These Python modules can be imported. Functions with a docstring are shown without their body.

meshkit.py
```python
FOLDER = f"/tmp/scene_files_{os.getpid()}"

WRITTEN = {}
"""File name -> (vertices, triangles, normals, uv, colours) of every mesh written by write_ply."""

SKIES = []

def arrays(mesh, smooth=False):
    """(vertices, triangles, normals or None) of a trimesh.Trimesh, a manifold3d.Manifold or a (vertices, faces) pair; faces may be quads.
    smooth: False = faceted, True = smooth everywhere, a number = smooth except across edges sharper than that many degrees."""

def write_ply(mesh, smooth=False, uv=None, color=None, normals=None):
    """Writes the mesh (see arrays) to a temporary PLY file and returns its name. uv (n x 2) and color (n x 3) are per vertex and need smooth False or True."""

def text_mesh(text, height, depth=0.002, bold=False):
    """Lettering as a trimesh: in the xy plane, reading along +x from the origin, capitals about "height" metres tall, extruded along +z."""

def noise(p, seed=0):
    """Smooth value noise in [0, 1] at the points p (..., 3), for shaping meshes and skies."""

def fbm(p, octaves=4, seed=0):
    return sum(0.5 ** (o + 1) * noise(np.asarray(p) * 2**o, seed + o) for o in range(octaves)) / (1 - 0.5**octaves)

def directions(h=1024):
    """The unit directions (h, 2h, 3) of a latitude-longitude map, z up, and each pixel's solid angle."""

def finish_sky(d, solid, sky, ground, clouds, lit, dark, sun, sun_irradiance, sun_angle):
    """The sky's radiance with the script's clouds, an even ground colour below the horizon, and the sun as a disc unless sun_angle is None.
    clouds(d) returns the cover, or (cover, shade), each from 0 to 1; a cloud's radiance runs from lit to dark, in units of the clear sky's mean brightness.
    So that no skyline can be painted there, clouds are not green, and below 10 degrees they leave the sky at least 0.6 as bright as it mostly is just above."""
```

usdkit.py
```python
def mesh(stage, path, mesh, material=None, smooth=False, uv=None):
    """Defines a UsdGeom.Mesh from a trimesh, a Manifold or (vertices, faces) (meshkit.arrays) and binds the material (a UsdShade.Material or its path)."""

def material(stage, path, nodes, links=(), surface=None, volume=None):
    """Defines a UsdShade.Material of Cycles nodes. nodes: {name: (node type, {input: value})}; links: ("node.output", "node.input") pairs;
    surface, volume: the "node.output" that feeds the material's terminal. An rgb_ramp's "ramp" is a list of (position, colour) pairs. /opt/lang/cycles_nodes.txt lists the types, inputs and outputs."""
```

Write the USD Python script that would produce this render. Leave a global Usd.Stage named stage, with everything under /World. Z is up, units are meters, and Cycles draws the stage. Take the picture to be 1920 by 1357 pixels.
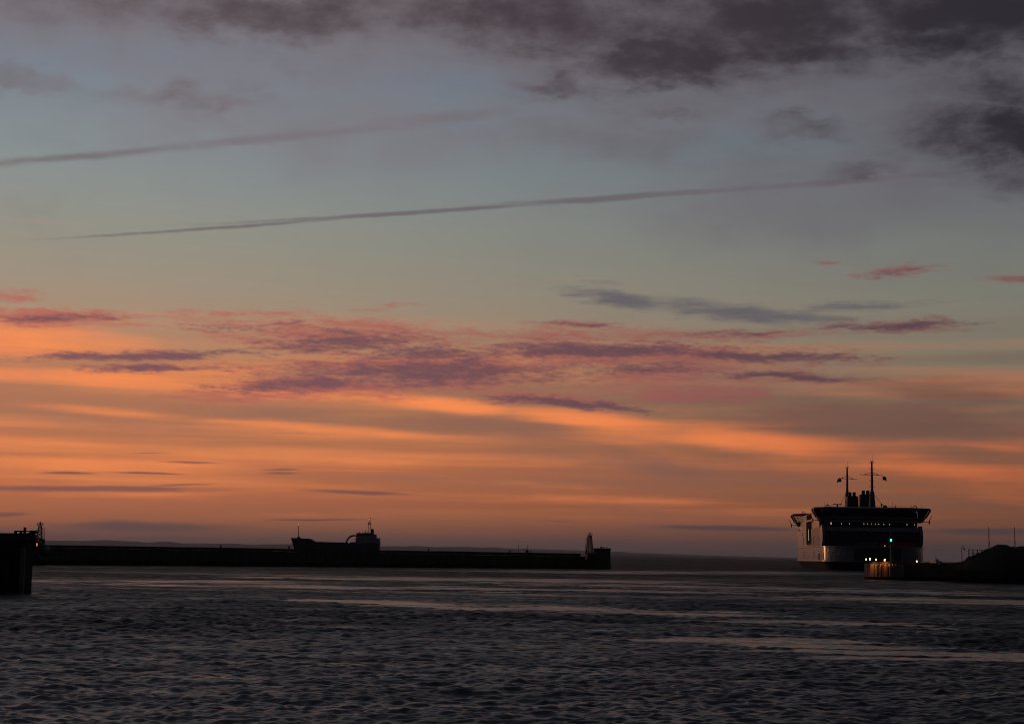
import math, random
import numpy as np
import trimesh
import shapely.geometry as sg
import meshkit, usdkit
from pxr import Usd, UsdGeom, UsdLux, UsdShade, Gf, Sdf

stage = Usd.Stage.CreateInMemory()
UsdGeom.Xform.Define(stage, '/World')
UsdGeom.Scope.Define(stage, '/World/Looks')
rng = random.Random(7)

# ------------------------------------------------------------------ camera
EYE = np.array([0.0, 0.0, 2.8])
PITCH, ROLL, FPX = math.radians(6.43), math.radians(0.955), 3200.0
fwd = np.array([0, math.cos(PITCH), math.sin(PITCH)])
X0 = np.array([1.0, 0, 0])
U0 = np.cross(X0, fwd)
right = math.cos(ROLL) * X0 + math.sin(ROLL) * U0
up = -math.sin(ROLL) * X0 + math.cos(ROLL) * U0
cam = UsdGeom.Camera.Define(stage, '/World/camera')
cam.CreateHorizontalApertureAttr(36.0)
cam.CreateFocalLengthAttr(36.0 * FPX / 1920.0)
cam.CreateClippingRangeAttr((0.1, 200000.0))
cam.CreateExposureAttr(1.0)
M = np.eye(4)
M[0, :3], M[1, :3], M[2, :3], M[3, :3] = right, up, -fwd, EYE
cam.AddTransformOp().Set(Gf.Matrix4d(M.tolist()))


def ray(px, py):
    d = fwd + (px - 960) / FPX * right + (678.5 - py) / FPX * up
    return d / np.linalg.norm(d)


def at(px, py, Y):
    """The point at depth Y (metres north of the camera) seen at a place of the photograph."""
    d = ray(px, py)
    return EYE + d * (Y / d[1])


def azel(px, py):
    d = ray(px, py)
    return math.degrees(math.atan2(d[0], d[1])), math.degrees(math.asin(d[2]))


# ------------------------------------------------------------------ node graphs
class Ref(str):
    pass


class Graph:
    def __init__(self):
        self.nodes, self.links, self.n = {}, [], 0

    def add(self, kind, out, **inputs):
        self.n += 1
        name = f'node_{self.n:03d}'
        plain = {}
        for k, v in inputs.items():
            if isinstance(v, Ref):
                self.links.append((str(v), f'{name}.{k}'))
            else:
                plain[k] = v
        self.nodes[name] = (kind, plain)
        return Ref(f'{name}.{out}')

    def math(self, op, a, b=0.0, c=0.0, clamp=False):
        return self.add('math', 'value', math_type=op, value1=a, value2=b, value3=c, use_clamp=clamp)

    def mapr(self, v, a, b, c=0.0, d=1.0, kind='smoothstep'):
        return self.add('map_range', 'result', range_type=kind, value=v, from_min=a, from_max=b, to_min=c, to_max=d, clamp=True)

    def mix(self, fac, a, b, kind='mix'):
        return self.add('mix', 'color', mix_type=kind, fac=fac, color1=a, color2=b)

    def noise(self, vec, scale=1.0, detail=4.0, rough=0.5, dist=0.0, out='fac'):
        return self.add('noise_texture', out, vector=vec, scale=scale, detail=detail, roughness=rough, distortion=dist)

    def ramp(self, fac, stops, out='color'):
        return self.add('rgb_ramp', out, fac=fac, ramp=stops)

    def mapping(self, vec, loc=(0, 0, 0), rot=(0, 0, 0), scale=(1, 1, 1), kind='point'):
        return self.add('mapping', 'vector', mapping_type=kind, vector=vec, location=loc, rotation=rot, scale=scale)

    def build(self, name, surface=None, volume=None):
        return usdkit.material(stage, '/World/Looks/' + name, self.nodes, self.links, surface=surface, volume=volume)


def lin(r, g, b, k=1.0):
    return tuple(k * (((c / 255 + 0.055) / 1.055) ** 2.4 if c > 10 else c / 255 / 12.92) for c in (r, g, b))


# ------------------------------------------------------------------ sky
SUN_AZ, SUN_EL = math.radians(-27.0), math.radians(-0.6)
SUN_SHINE = math.radians(0.6)              # refraction lifts the last of the disc above the horizon
SKY_STRENGTH = 0.1
HAZE = 2.2e-5
GAIN = 1.0 / (SKY_STRENGTH * 2.0)          # cloud radiance in the sky texture's units


def cloud(r, g, b):
    return lin(r, g, b, GAIN)


def make_sky():
    g = Graph()
    d = g.add('texture_coordinate', 'generated')
    sky = g.add('sky_texture', 'color', sky_type='single_scattering', sun_disc=False, sun_elevation=SUN_EL, sun_rotation=SUN_AZ,
                air_density=1.0, aerosol_density=1.0, ozone_density=1.6)
    sx = g.add('separate_xyz', 'x', vector=d)
    node = sx.split('.')[0]
    x, y, z = Ref(node + '.x'), Ref(node + '.y'), Ref(node + '.z')
    az = g.math('degrees', g.math('arctan2', x, y))
    el = g.math('degrees', g.math('arcsine', z))
    P = g.add('combine_xyz', 'vector', x=az, y=el, z=0.0)
    # shared cloud turbulence
    def streak(sx_, sy_, tilt, seed, detail, rough):
        return g.noise(g.mapping(P, loc=(seed, seed * 1.7, seed), rot=(0, 0, math.radians(tilt)), scale=(sx_, sy_, 1)), 1.0, detail, rough)
    fine = streak(0.75, 5.2, 3, 3.1, 7, 0.62)
    tiny = streak(2.0, 7.0, 4, 7.7, 5, 0.7)
    fibre = streak(0.10, 4.6, 6, 4.4, 6, 0.6)
    mid = streak(0.35, 1.9, 4, 11.3, 5, 0.55)
    broad = streak(0.16, 0.36, 0, 5.7, 5, 0.52)
    ripple = streak(3.6, 12.0, 6, 2.9, 3, 0.6)
    puff = streak(0.55, 1.05, -12, 6.3, 7, 0.6)
    lines = streak(0.055, 1.5, 5, 8.2, 4, 0.5)
    wn = g.noise(g.mapping(P, scale=(0.5, 1.2, 1)), 1.0, 4, 0.6, out='color')
    warp = g.add('vector_math', 'vector', math_type='subtract', vector1=wn, vector2=(0.5, 0.5, 0.5))
    Pw = g.add('vector_math', 'vector', math_type='multiply_add', vector1=warp, vector2=(1.6, 0.55, 0), vector3=P)
    Ps = g.add('vector_math', 'vector', math_type='multiply_add', vector1=warp, vector2=(0.25, 0.10, 0), vector3=P)
    Pb = g.add('vector_math', 'vector', math_type='multiply_add', vector1=warp, vector2=(2.4, 2.0, 0), vector3=P)

    def field(strokes, where, together=False):
        """Highest of several soft strokes; each is (x0, y0, x1, y1, half width, weight) with its ends at the clouds' directions."""
        total = None
        for x0, y0, x1, y1, hw, wgt in strokes:
            (a0, e0), (a1, e1) = azel(x0, y0), azel(x1, y1)
            L = math.hypot(a1 - a0, e1 - e0) / 2 + hw / 80
            v = g.mapping(where, loc=((a0 + a1) / 2, (e0 + e1) / 2, 0), rot=(0, 0, math.atan2(e1 - e0, a1 - a0)), scale=(L, hw / 55.85, 1), kind='texture')
            r = g.add('vector_math', 'value', math_type='dot_product', vector1=v, vector2=v)
            f = g.math('multiply', g.math('power', 0.35, r), wgt)
            total = f if total is None else g.math('add' if together else 'maximum', total, f)
        return total

    # clear twilight, then the thin veil of high cloud that the low sun colours
    e01 = g.math('divide', el, 20.0, clamp=True)
    def stops(rows):
        return [(e / 20.0, cloud(*c)) for e, c in rows]
    west = g.ramp(e01, stops([(0, (96, 74, 72)), (.5, (120, 86, 76)), (1.0, (152, 98, 78)), (1.7, (178, 104, 78)), (2.85, (194, 113, 80)), (4.3, (182, 115, 84)), (5.7, (188, 121, 88)), (6.8, (190, 138, 104)),
                              (7.8, (174, 146, 122)), (8.8, (164, 150, 130)), (10.2, (154, 152, 138)), (11.8, (146, 152, 148)), (13.5, (138, 150, 153)), (15.5, (124, 138, 152)), (17, (120, 132, 148)), (20, (110, 115, 125))]))
    north = g.ramp(e01, stops([(0, (62, 54, 60)), (.5, (76, 62, 64)), (1.0, (106, 72, 64)), (1.7, (130, 80, 62)), (2.85, (150, 88, 64)), (4.3, (128, 92, 76)), (5.3, (124, 106, 90)), (6.5, (130, 120, 103)),
                               (8.5, (128, 126, 114)), (10.2, (121, 123, 118)), (11.8, (112, 117, 119)), (13.5, (98, 111, 122)), (15.5, (88, 103, 119)), (20, (70, 76, 88))]))
    side = g.mapr(g.math('absolute', g.math('add', az, 20.0)), 4.0, 40.0)
    veil = g.mix(side, west, north)
    col = g.mix(0.82, sky, veil)

    # faint horizontal banding of the veil
    band = g.mapr(lines, 0.32, 0.7, -1.0, 1.0, 'linear')
    low = g.mapr(el, 8.5, 5.5)
    hi = g.mapr(el, 0.8, 2.2)
    amt = g.math('multiply', g.math('multiply', low, hi), 0.55)
    glow = g.math('multiply', g.math('maximum', band, 0.0), amt)
    dull = g.math('multiply', g.math('maximum', g.math('multiply', band, -1.0), 0.0), amt)
    orange = g.mix(side, cloud(246, 146, 86), cloud(200, 112, 72))
    brown = g.mix(side, cloud(160, 110, 90), cloud(104, 78, 70))
    col = g.mix(g.math('multiply', glow, 1.0, clamp=True), col, orange)
    col = g.mix(g.math('multiply', dull, 1.0, clamp=True), col, brown)

    # sheets of dull cloud in front of the glow
    f = field([(1250, 770, 2050, 800, 62, 1.0), (1500, 720, 2050, 760, 40, .8), (690, 790, 1130, 815, 30, .9), (900, 850, 1560, 890, 34, .8), (-100, 765, 500, 815, 22, .7), (250, 780, 700, 770, 24, .7),
               (1500, 905, 2000, 960, 22, .5)], Pw)
    f = g.math('multiply_add', g.math('subtract', mid, 0.5), 0.8, f)
    col = g.mix(g.mapr(f, 0.2, 1.0, 0, 0.85), col, brown)

    # bands lit orange, fibrous and feathered
    f = field([(-250, 635, 250, 650, 42, 1.1), (-200, 690, 420, 716, 17, 1.0), (180, 700, 560, 690, 30, .7), (420, 735, 760, 745, 14, .75), (660, 740, 1010, 776, 17, 1.2), (900, 765, 1330, 814, 22, 1.25), (1200, 800, 1660, 858, 26, 1.1),
               (1500, 842, 2050, 915, 30, .8), (1650, 880, 2050, 950, 30, .55), (-100, 745, 420, 790, 11, .75), (300, 782, 880, 822, 12, .85), (-150, 812, 300, 838, 13, .6), (-150, 862, 520, 872, 18, .6), (300, 845, 1000, 880, 15, .55), (1000, 790, 1500, 905, 22, .35),
               (1350, 838, 1560, 866, 22, .5), (600, 880, 1300, 925, 16, .5), (1780, 830, 1990, 850, 10, .6), (800, 905, 1500, 950, 20, .4), (-100, 900, 500, 940, 20, .5)], Ps)
    f = g.math('multiply_add', g.math('subtract', mid, 0.5), 0.8, f)
    f = g.math('multiply_add', g.math('subtract', lines, 0.5), 0.9, f)
    f = g.math('multiply_add', g.math('subtract', fibre, 0.5), 0.7, f)
    lit = g.mix(g.mapr(az, -4.0, 18.0), cloud(252, 144, 84), cloud(204, 108, 66))
    col = g.mix(g.mapr(f, 0.15, 1.25, 0, 0.97), col, lit)

    # altocumulus: a pink broken sheet, with slate bars in front of it
    f = field([(330, 610, 900, 640, 34, .8), (420, 725, 800, 715, 30, .8), (520, 690, 1150, 690, 52, .95), (900, 665, 1620, 676, 34, .9), (1000, 715, 1560, 716, 34, .75), (-100, 596, 300, 600, 22, .6), (900, 620, 1500, 632, 16, .6), (920, 745, 1220, 768, 16, .7)], Pw)
    gate = g.mapr(f, 0.04, 0.3)
    f = g.math('multiply_add', g.math('subtract', mid, 0.5), 0.7, f)
    f = g.math('multiply_add', g.math('subtract', fine, 0.5), 0.8, f)
    f = g.math('multiply_add', g.math('subtract', ripple, 0.5), 0.9, f)
    col = g.mix(g.math('multiply', gate, g.mapr(f, 0.08, 0.95, 0, 0.8)), col, g.mix(side, cloud(186, 108, 90), cloud(126, 88, 82)))
    f = field([(-60, 592, 260, 596, 16, .95), (-60, 552, 100, 556, 13, .75), (330, 584, 620, 592, 12, .6), (380, 606, 760, 604, 14, .7), (420, 636, 860, 636, 26, .8), (560, 620, 800, 630, 12, .7),
               (20, 668, 480, 662, 10, .7), (150, 692, 430, 690, 12, .75), (420, 728, 760, 722, 22, .9), (540, 694, 1080, 690, 40, .95), (880, 660, 1340, 656, 26, .95), (1180, 662, 1600, 674, 15, .95), (1040, 704, 1440, 692, 26, .7),
               (1340, 700, 1620, 714, 14, .9), (920, 742, 1220, 768, 15, .9), (1000, 604, 1170, 612, 15, .8), (1220, 632, 1500, 624, 10, .75), (1400, 630, 1640, 622, 10, .7), (1540, 614, 1830, 604, 13, .95), (1600, 512, 1770, 504, 12, .9), (1830, 521, 1990, 528, 12, .9),
               (660, 578, 790, 574, 9, .6), (840, 622, 930, 620, 8, .6), (200, 744, 780, 742, 14, .75), (1160, 735, 1520, 745, 20, .65), (1510, 492, 1570, 494, 6, .6), (900, 630, 1200, 640, 13, .8)], Pw)
    gate = g.mapr(f, 0.04, 0.3)
    f = g.math('multiply_add', g.math('subtract', fine, 0.5), 1.35, f)
    f = g.math('multiply_add', g.math('subtract', mid, 0.5), 0.9, f)
    f = g.math('multiply_add', g.math('subtract', tiny, 0.5), 0.95, f)
    pink = g.mix(side, cloud(182, 102, 90), cloud(126, 80, 80))
    col = g.mix(g.math('multiply', gate, g.mapr(f, 0.15, 1.0, 0, 0.88)), col, pink)
    f = field([(20, 671, 490, 661, 8, 1.15), (140, 692, 440, 689, 9, .95), (420, 728, 740, 712, 15, 1.0), (540, 700, 1070, 698, 24, 1.05), (700, 680, 1000, 682, 16, .8), (900, 656, 1340, 654, 15, 1.05), (1240, 662, 1600, 673, 9, 1.1), (1350, 700, 1620, 714, 8, 1.05), (930, 746, 1220, 769, 9, 1.15),
               (500, 642, 790, 640, 18, .95), (640, 662, 960, 664, 15, .85), (1050, 692, 1320, 688, 12, .75), (330, 612, 560, 618, 9, .6), (700, 724, 900, 716, 9, .7), (1550, 615, 1820, 604, 8, .95), (-40, 600, 240, 595, 7, .8), (1010, 607, 1160, 611, 6, .7), (590, 616, 720, 632, 8, .8), (440, 607, 620, 606, 6, .6), (1240, 628, 1480, 624, 5, .6), (1620, 513, 1760, 506, 6, .6)], Pw)
    gate = g.mapr(f, 0.04, 0.3)
    f = g.math('multiply_add', g.math('subtract', fine, 0.5), 1.3, f)
    f = g.math('multiply_add', g.math('subtract', tiny, 0.5), 1.2, f)
    f = g.math('multiply_add', g.math('subtract', ripple, 0.5), 0.9, f)
    f = g.math('multiply_add', g.math('subtract', mid, 0.5), 0.4, f)
    slate = g.mix(side, cloud(112, 82, 90), cloud(76, 63, 73))
    col = g.mix(g.math('multiply', gate, g.mapr(f, 0.05, 1.1, 0, 0.85)), col, slate)

    # grey mares' tails and aircraft trails
    f = field([(1020, 540, 1290, 582, 17, 1.15), (1180, 568, 1620, 606, 20, 1.25), (1480, 582, 1740, 570, 12, 1.0), (1080, 528, 1180, 535, 6, .6)], Pw)
    f = g.math('multiply_add', g.math('subtract', fine, 0.5), 1.3, f)
    f = g.math('multiply_add', g.math('subtract', fibre, 0.5), 1.0, f)
    col = g.mix(g.mapr(f, 0.2, 1.25, 0, 0.85), col, cloud(94, 90, 98))
    f = field([(-200, 320, 470, 262, 9, .85), (300, 277, 760, 234, 11, .95), (650, 242, 1010, 200, 15, .75), (20, 452, 800, 395, 4, .85), (400, 420, 1160, 369, 5, 1.0), (880, 387, 1480, 346, 6.5, 1.1), (1320, 358, 1860, 318, 7, .95),
               (700, 92, 980, 128, 6, .55), (1560, 326, 1700, 316, 16, .75)], Ps)
    f = g.math('multiply_add', g.math('subtract', mid, 0.5), 0.6, f)
    f = g.math('multiply_add', g.math('subtract', tiny, 0.5), 0.55, f)
    col = g.mix(g.mapr(f, 0.12, 1.0, 0, 0.85), col, g.mix(side, cloud(112, 104, 108), cloud(92, 86, 88)))

    # the dark deck overhead, ragged and breaking up towards the horizon
    veil2 = g.mapr(g.math('multiply_add', g.math('subtract', broad, 0.5), 10.0, g.math('multiply_add', az, 0.14, el)), 9.8, 16.5, 0, 0.8)
    col = g.mix(veil2, col, g.mix(side, cloud(132, 126, 132), cloud(104, 101, 107)))
    f = field([(-150, 25, 250, 25, 45, .6), (230, 10, 760, 40, 75, 1.15), (620, 10, 1350, 40, 115, 1.15), (820, 110, 1300, 150, 60, .7), (400, 95, 640, 120, 40, .6), (930, 160, 1130, 150, 34, .95), (1050, 130, 1420, 90, 66, 1.2), (1200, 40, 1700, 20, 130, 1.3), (1500, 30, 2150, 0, 110, 1.3), (1690, 250, 2150, 280, 80, 1.25), (1700, 160, 2150, 200, 70, .85),
               (1410, 232, 1600, 244, 30, .85), (1180, 206, 1340, 212, 20, .75), (-100, 125, 140, 150, 26, .8), (80, 160, 620, 188, 26, .55), (1780, 320, 2050, 335, 45, .85), (1540, 324, 1700, 316, 20, .7), (880, 240, 1560, 290, 52, .5), (1000, 190, 1500, 190, 40, .5)], Pb)
    over = g.mapr(el, 14.6, 20.5, 0.0, 1.5, 'linear')
    f = g.math('maximum', f, over)
    f = g.math('multiply_add', g.math('subtract', broad, 0.5), 0.9, f)
    f = g.math('multiply_add', g.math('subtract', puff, 0.5), 0.6, f)
    deckd = g.mix(side, cloud(82, 70, 76), cloud(42, 38, 46))
    deckl = g.mix(side, cloud(116, 106, 110), cloud(84, 79, 87))
    f2 = g.math('multiply_add', g.math('subtract', puff, 0.5), 0.7, f)
    deck = g.mix(g.mapr(f2, 0.45, 1.35), deckl, deckd)
    deck = g.mix(g.mapr(g.math('multiply_add', puff, 8.0, el), 22.0, 34.0), deck, g.mix(side, cloud(74, 78, 91), cloud(46, 49, 61)))
    col = g.mix(g.mapr(f, 0.0, 1.15, 0, 0.96), col, deck)

    # slim dark bars low in the west and the bank on the horizon
    f = field([(60, 986, 500, 990, 11, 1.0), (-100, 1004, 130, 998, 10, .6), (-150, 914, 470, 917, 7, 1.0), (250, 912, 420, 905, 3, .8), (70, 886, 180, 887, 2.5, .9), (210, 885, 350, 888, 2.5, 1.0), (480, 880, 575, 880, 3, .8), (480, 886, 570, 887, 3, .8), (540, 916, 790, 928, 5, .9),
               (1210, 987, 1520, 993, 5, 1.1), (1700, 994, 2050, 998, 7, 1.0), (480, 974, 700, 974, 2.2, 1.0), (-60, 966, 70, 963, 6, .8), (280, 864, 430, 868, 3, .7), (220, 850, 330, 848, 2, .6), (1000, 975, 1100, 978, 2, .8), (1740, 1022, 1900, 1024, 7, .7), (1850, 1018, 1990, 1030, 9, .7),
               (200, 1010, 420, 1008, 7, .6)], Ps)
    f = g.math('multiply_add', g.math('subtract', mid, 0.5), 0.9, f)
    bars = g.mix(side, cloud(124, 84, 80), cloud(82, 64, 64))
    bars = g.mix(g.mapr(el, 2.0, 0.9), bars, g.mix(side, cloud(96, 74, 74), cloud(72, 62, 64)))
    col = g.mix(g.mapr(f, 0.2, 0.9, 0, 0.85), col, bars)
    bank = g.mapr(g.math('multiply_add', g.math('subtract', mid, 0.5), 0.5, el), 0.75, 0.2, 0, 0.6)
    col = g.mix(bank, col, g.mix(side, cloud(90, 74, 76), cloud(68, 58, 62)))
    # away from the sunset the whole sky is under the deck
    back = g.mapr(g.math('absolute', g.math('add', az, 10.0)), 45.0, 100.0, 0, 0.97)
    col = g.mix(back, col, g.mix(broad, cloud(21, 23, 31), cloud(32, 33, 42)))
    b = g.add('background_shader', 'background', color=col, strength=SKY_STRENGTH)
    return g.build('sky_look', surface=b)


dome = UsdLux.DomeLight.Define(stage, '/World/sky')
UsdShade.MaterialBindingAPI.Apply(dome.GetPrim()).Bind(make_sky())

# a last trace of direct light from the sun at the horizon
sun = UsdLux.DistantLight.Define(stage, '/World/sun')
sun.CreateIntensityAttr(0.012)
sun.CreateAngleAttr(2.0)
sun.CreateColorAttr(Gf.Vec3f(1.0, 0.45, 0.2))
sun.GetPrim().CreateAttribute('inputs:normalize', Sdf.ValueTypeNames.Bool).Set(True)
_sd = np.array([math.sin(SUN_AZ) * math.cos(SUN_SHINE), math.cos(SUN_AZ) * math.cos(SUN_SHINE), math.sin(SUN_SHINE)])   # towards the sun
_z = _sd
_x = np.cross([0, 0, 1.0], _z); _x /= np.linalg.norm(_x)
_y = np.cross(_z, _x)
_m = np.eye(4); _m[0, :3], _m[1, :3], _m[2, :3] = _x, _y, _z
sun.AddTransformOp().Set(Gf.Matrix4d(_m.tolist()))


# ------------------------------------------------------------------ materials
def paint(name, col, rough=0.5, vary=0.25, scale=1.5, metallic=0.0, bump=0.0, bscale=4.0, stain=0.0, coat=0.0, spec=0.5):
    g = Graph()
    pos = g.add('texture_coordinate', 'object')
    n = g.noise(pos, scale, 5, 0.6)
    a = tuple(c * (1 - vary) for c in col)
    b = tuple(min(1, c * (1 + vary)) for c in col)
    c = g.ramp(n, [(0.3, a), (0.7, b)])
    if stain:
        drip = g.noise(g.mapping(pos, scale=(2.2, 2.2, 0.22)), 1.0, 5, 0.65)
        c = g.mix(g.mapr(drip, 0.52, 0.72, 0, stain), c, tuple(k * 0.35 for k in (col[0] * 1.1, col[1] * .85, col[2] * .7)))
    kw = dict(base_color=c, roughness=g.mapr(n, 0.25, 0.75, rough * 0.85, min(1, rough * 1.15), 'linear'), metallic=metallic, specular_ior_level=spec)
    if coat:
        kw.update(coat_weight=coat, coat_roughness=0.2)
    if bump:
        h = g.noise(pos, bscale, 4, 0.55)
        kw['normal'] = g.add('bump', 'normal', height=h, strength=1.0, distance=bump)
    return g.build(name, surface=g.add('principled_bsdf', 'BSDF', **kw))


def glow(name, col, strength):
    g = Graph()
    return g.build(name, surface=g.add('emission', 'emission', color=col, strength=strength))


def pane_look(name, tint):
    g = Graph()
    f = g.add('fresnel', 'fac', IOR=1.5)
    t = g.add('transparent_bsdf', 'BSDF', color=tint)
    s = g.add('glossy_bsdf', 'BSDF', color=(0.9, 0.9, 0.9), roughness=0.03)
    return g.build(name, surface=g.add('mix_closure', 'closure', fac=f, closure1=t, closure2=s))


L = {}
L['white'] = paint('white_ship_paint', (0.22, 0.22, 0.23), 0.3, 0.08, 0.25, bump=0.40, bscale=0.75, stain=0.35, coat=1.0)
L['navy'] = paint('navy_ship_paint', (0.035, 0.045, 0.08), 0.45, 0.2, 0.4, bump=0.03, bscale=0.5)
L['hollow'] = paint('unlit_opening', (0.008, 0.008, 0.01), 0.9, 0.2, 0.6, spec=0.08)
L['dark'] = paint('dark_ship_paint', (0.02, 0.02, 0.022), 0.5, 0.3, 0.6)
L['deck'] = paint('grey_deck_paint', (0.12, 0.12, 0.12), 0.7, 0.25, 0.8)
L['red'] = paint('red_ship_paint', (0.32, 0.02, 0.015), 0.45, 0.2, 0.8)
L['olive'] = paint('yellowish_paint', (0.16, 0.12, 0.03), 0.5, 0.2, 0.8)
L['funnel'] = paint('sooty_funnel_paint', (0.03, 0.03, 0.032), 0.6, 0.4, 0.5)
L['steel'] = paint('grey_mast_steel', (0.10, 0.10, 0.105), 0.5, 0.3, 1.0)
L['flag'] = paint('flag_cloth', (0.10, 0.03, 0.03), 0.9, 0.3, 3.0)
L['pane'] = pane_look('window_glass', (0.75, 0.78, 0.78))
L['black_glass'] = paint('dark_window_glass', (0.008, 0.009, 0.011), 0.08, 0.1, 1.0)
L['concrete'] = paint('old_concrete', (0.10, 0.095, 0.085), 0.9, 0.3, 0.5, bump=0.06, bscale=3, stain=0.6, spec=0.08)
L['wet'] = paint('weedy_wet_concrete', (0.025, 0.03, 0.02), 0.55, 0.5, 1.2, bump=0.08, bscale=5, spec=0.08)
L['timber'] = paint('tarred_timber', (0.05, 0.042, 0.035), 0.8, 0.4, 1.5, bump=0.03, bscale=7, spec=0.08)
L['greywood'] = paint('bleached_timber', (0.20, 0.18, 0.15), 0.85, 0.3, 1.5, bump=0.03, bscale=7, spec=0.08)
L['redtower'] = paint('red_beacon_paint', (0.17, 0.018, 0.011), 0.5, 0.25, 1.2, stain=0.3)
L['greentower'] = paint('green_beacon_paint', (0.02, 0.13, 0.075), 0.5, 0.25, 1.2, stain=0.3)
L['pile'] = paint('galvanised_sheet_piles', (0.34, 0.31, 0.28), 0.55, 0.25, 0.7, metallic=0.2, bump=0.02, bscale=6, stain=0.5)
L['earth'] = paint('dark_earth', (0.022, 0.02, 0.015), 1.0, 0.4, 0.8, bump=0.15, bscale=2.2, spec=0.08)
L['grass'] = paint('rough_grass', (0.02, 0.024, 0.012), 0.9, 0.5, 2.0, spec=0.08)
L['iron'] = paint('black_iron', (0.03, 0.03, 0.03), 0.6, 0.3, 2.0)
L['pole'] = paint('pole_paint', (0.14, 0.07, 0.05), 0.5, 0.25, 1.0)
L['hill'] = paint('far_wooded_land', (0.05, 0.055, 0.045), 1.0, 0.35, 0.004, spec=0.08)
L['gull'] = paint('gull_plumage', (0.35, 0.34, 0.34), 0.9, 0.3, 6.0)
L['coaster'] = paint('coaster_hull_paint', (0.03, 0.035, 0.055), 0.5, 0.3, 0.4, stain=0.4)
L['coaster_white'] = paint('coaster_house_paint', (0.34, 0.35, 0.37), 0.45, 0.15, 0.5, stain=0.4)
L['warm'] = glow('warm_lamp_glow', (1.0, 0.42, 0.11), 1.3)
L['deck_lamp'] = glow('deck_lamp_glow', (1.0, 0.55, 0.28), 0.30)
L['down_glow'] = glow('added_down_glow', (1.0, 0.27, 0.05), 200.0)
L['green_light'] = glow('green_signal_glow', (0.07, 1.0, 0.75), 2.6)
L['orange_glow'] = glow('orange_spot_glow', (1.0, 0.36, 0.12), 0.35)
L['recess_glow'] = glow('stairwell_glow', (1.0, 0.85, 0.5), 0.13)
L['white_light'] = glow('white_masthead_glow', (1.0, 0.75, 0.6), 0.5)


# ------------------------------------------------------------------ shapes
def join(*ms):
    flat = []
    for m in ms:
        flat += list(m) if isinstance(m, (list, tuple)) else [m]
    return trimesh.util.concatenate(flat)


def box(x0, x1, y0, y1, z0, z1, ch=0.0):
    if ch <= 0:
        m = trimesh.creation.box((x1 - x0, y1 - y0, z1 - z0))
        m.apply_translation(((x0 + x1) / 2, (y0 + y1) / 2, (z0 + z1) / 2))
        return m
    pts = []
    for ix, x in ((1, x0), (-1, x1)):
        for iy, y in ((1, y0), (-1, y1)):
            for iz, z in ((1, z0), (-1, z1)):
                pts += [(x + ix * ch, y + iy * ch, z), (x + ix * ch, y, z + iz * ch), (x, y + iy * ch, z + iz * ch)]
    return trimesh.convex.convex_hull(np.array(pts))


def hull(pts):
    return trimesh.convex.convex_hull(np.array(pts, float))


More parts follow.
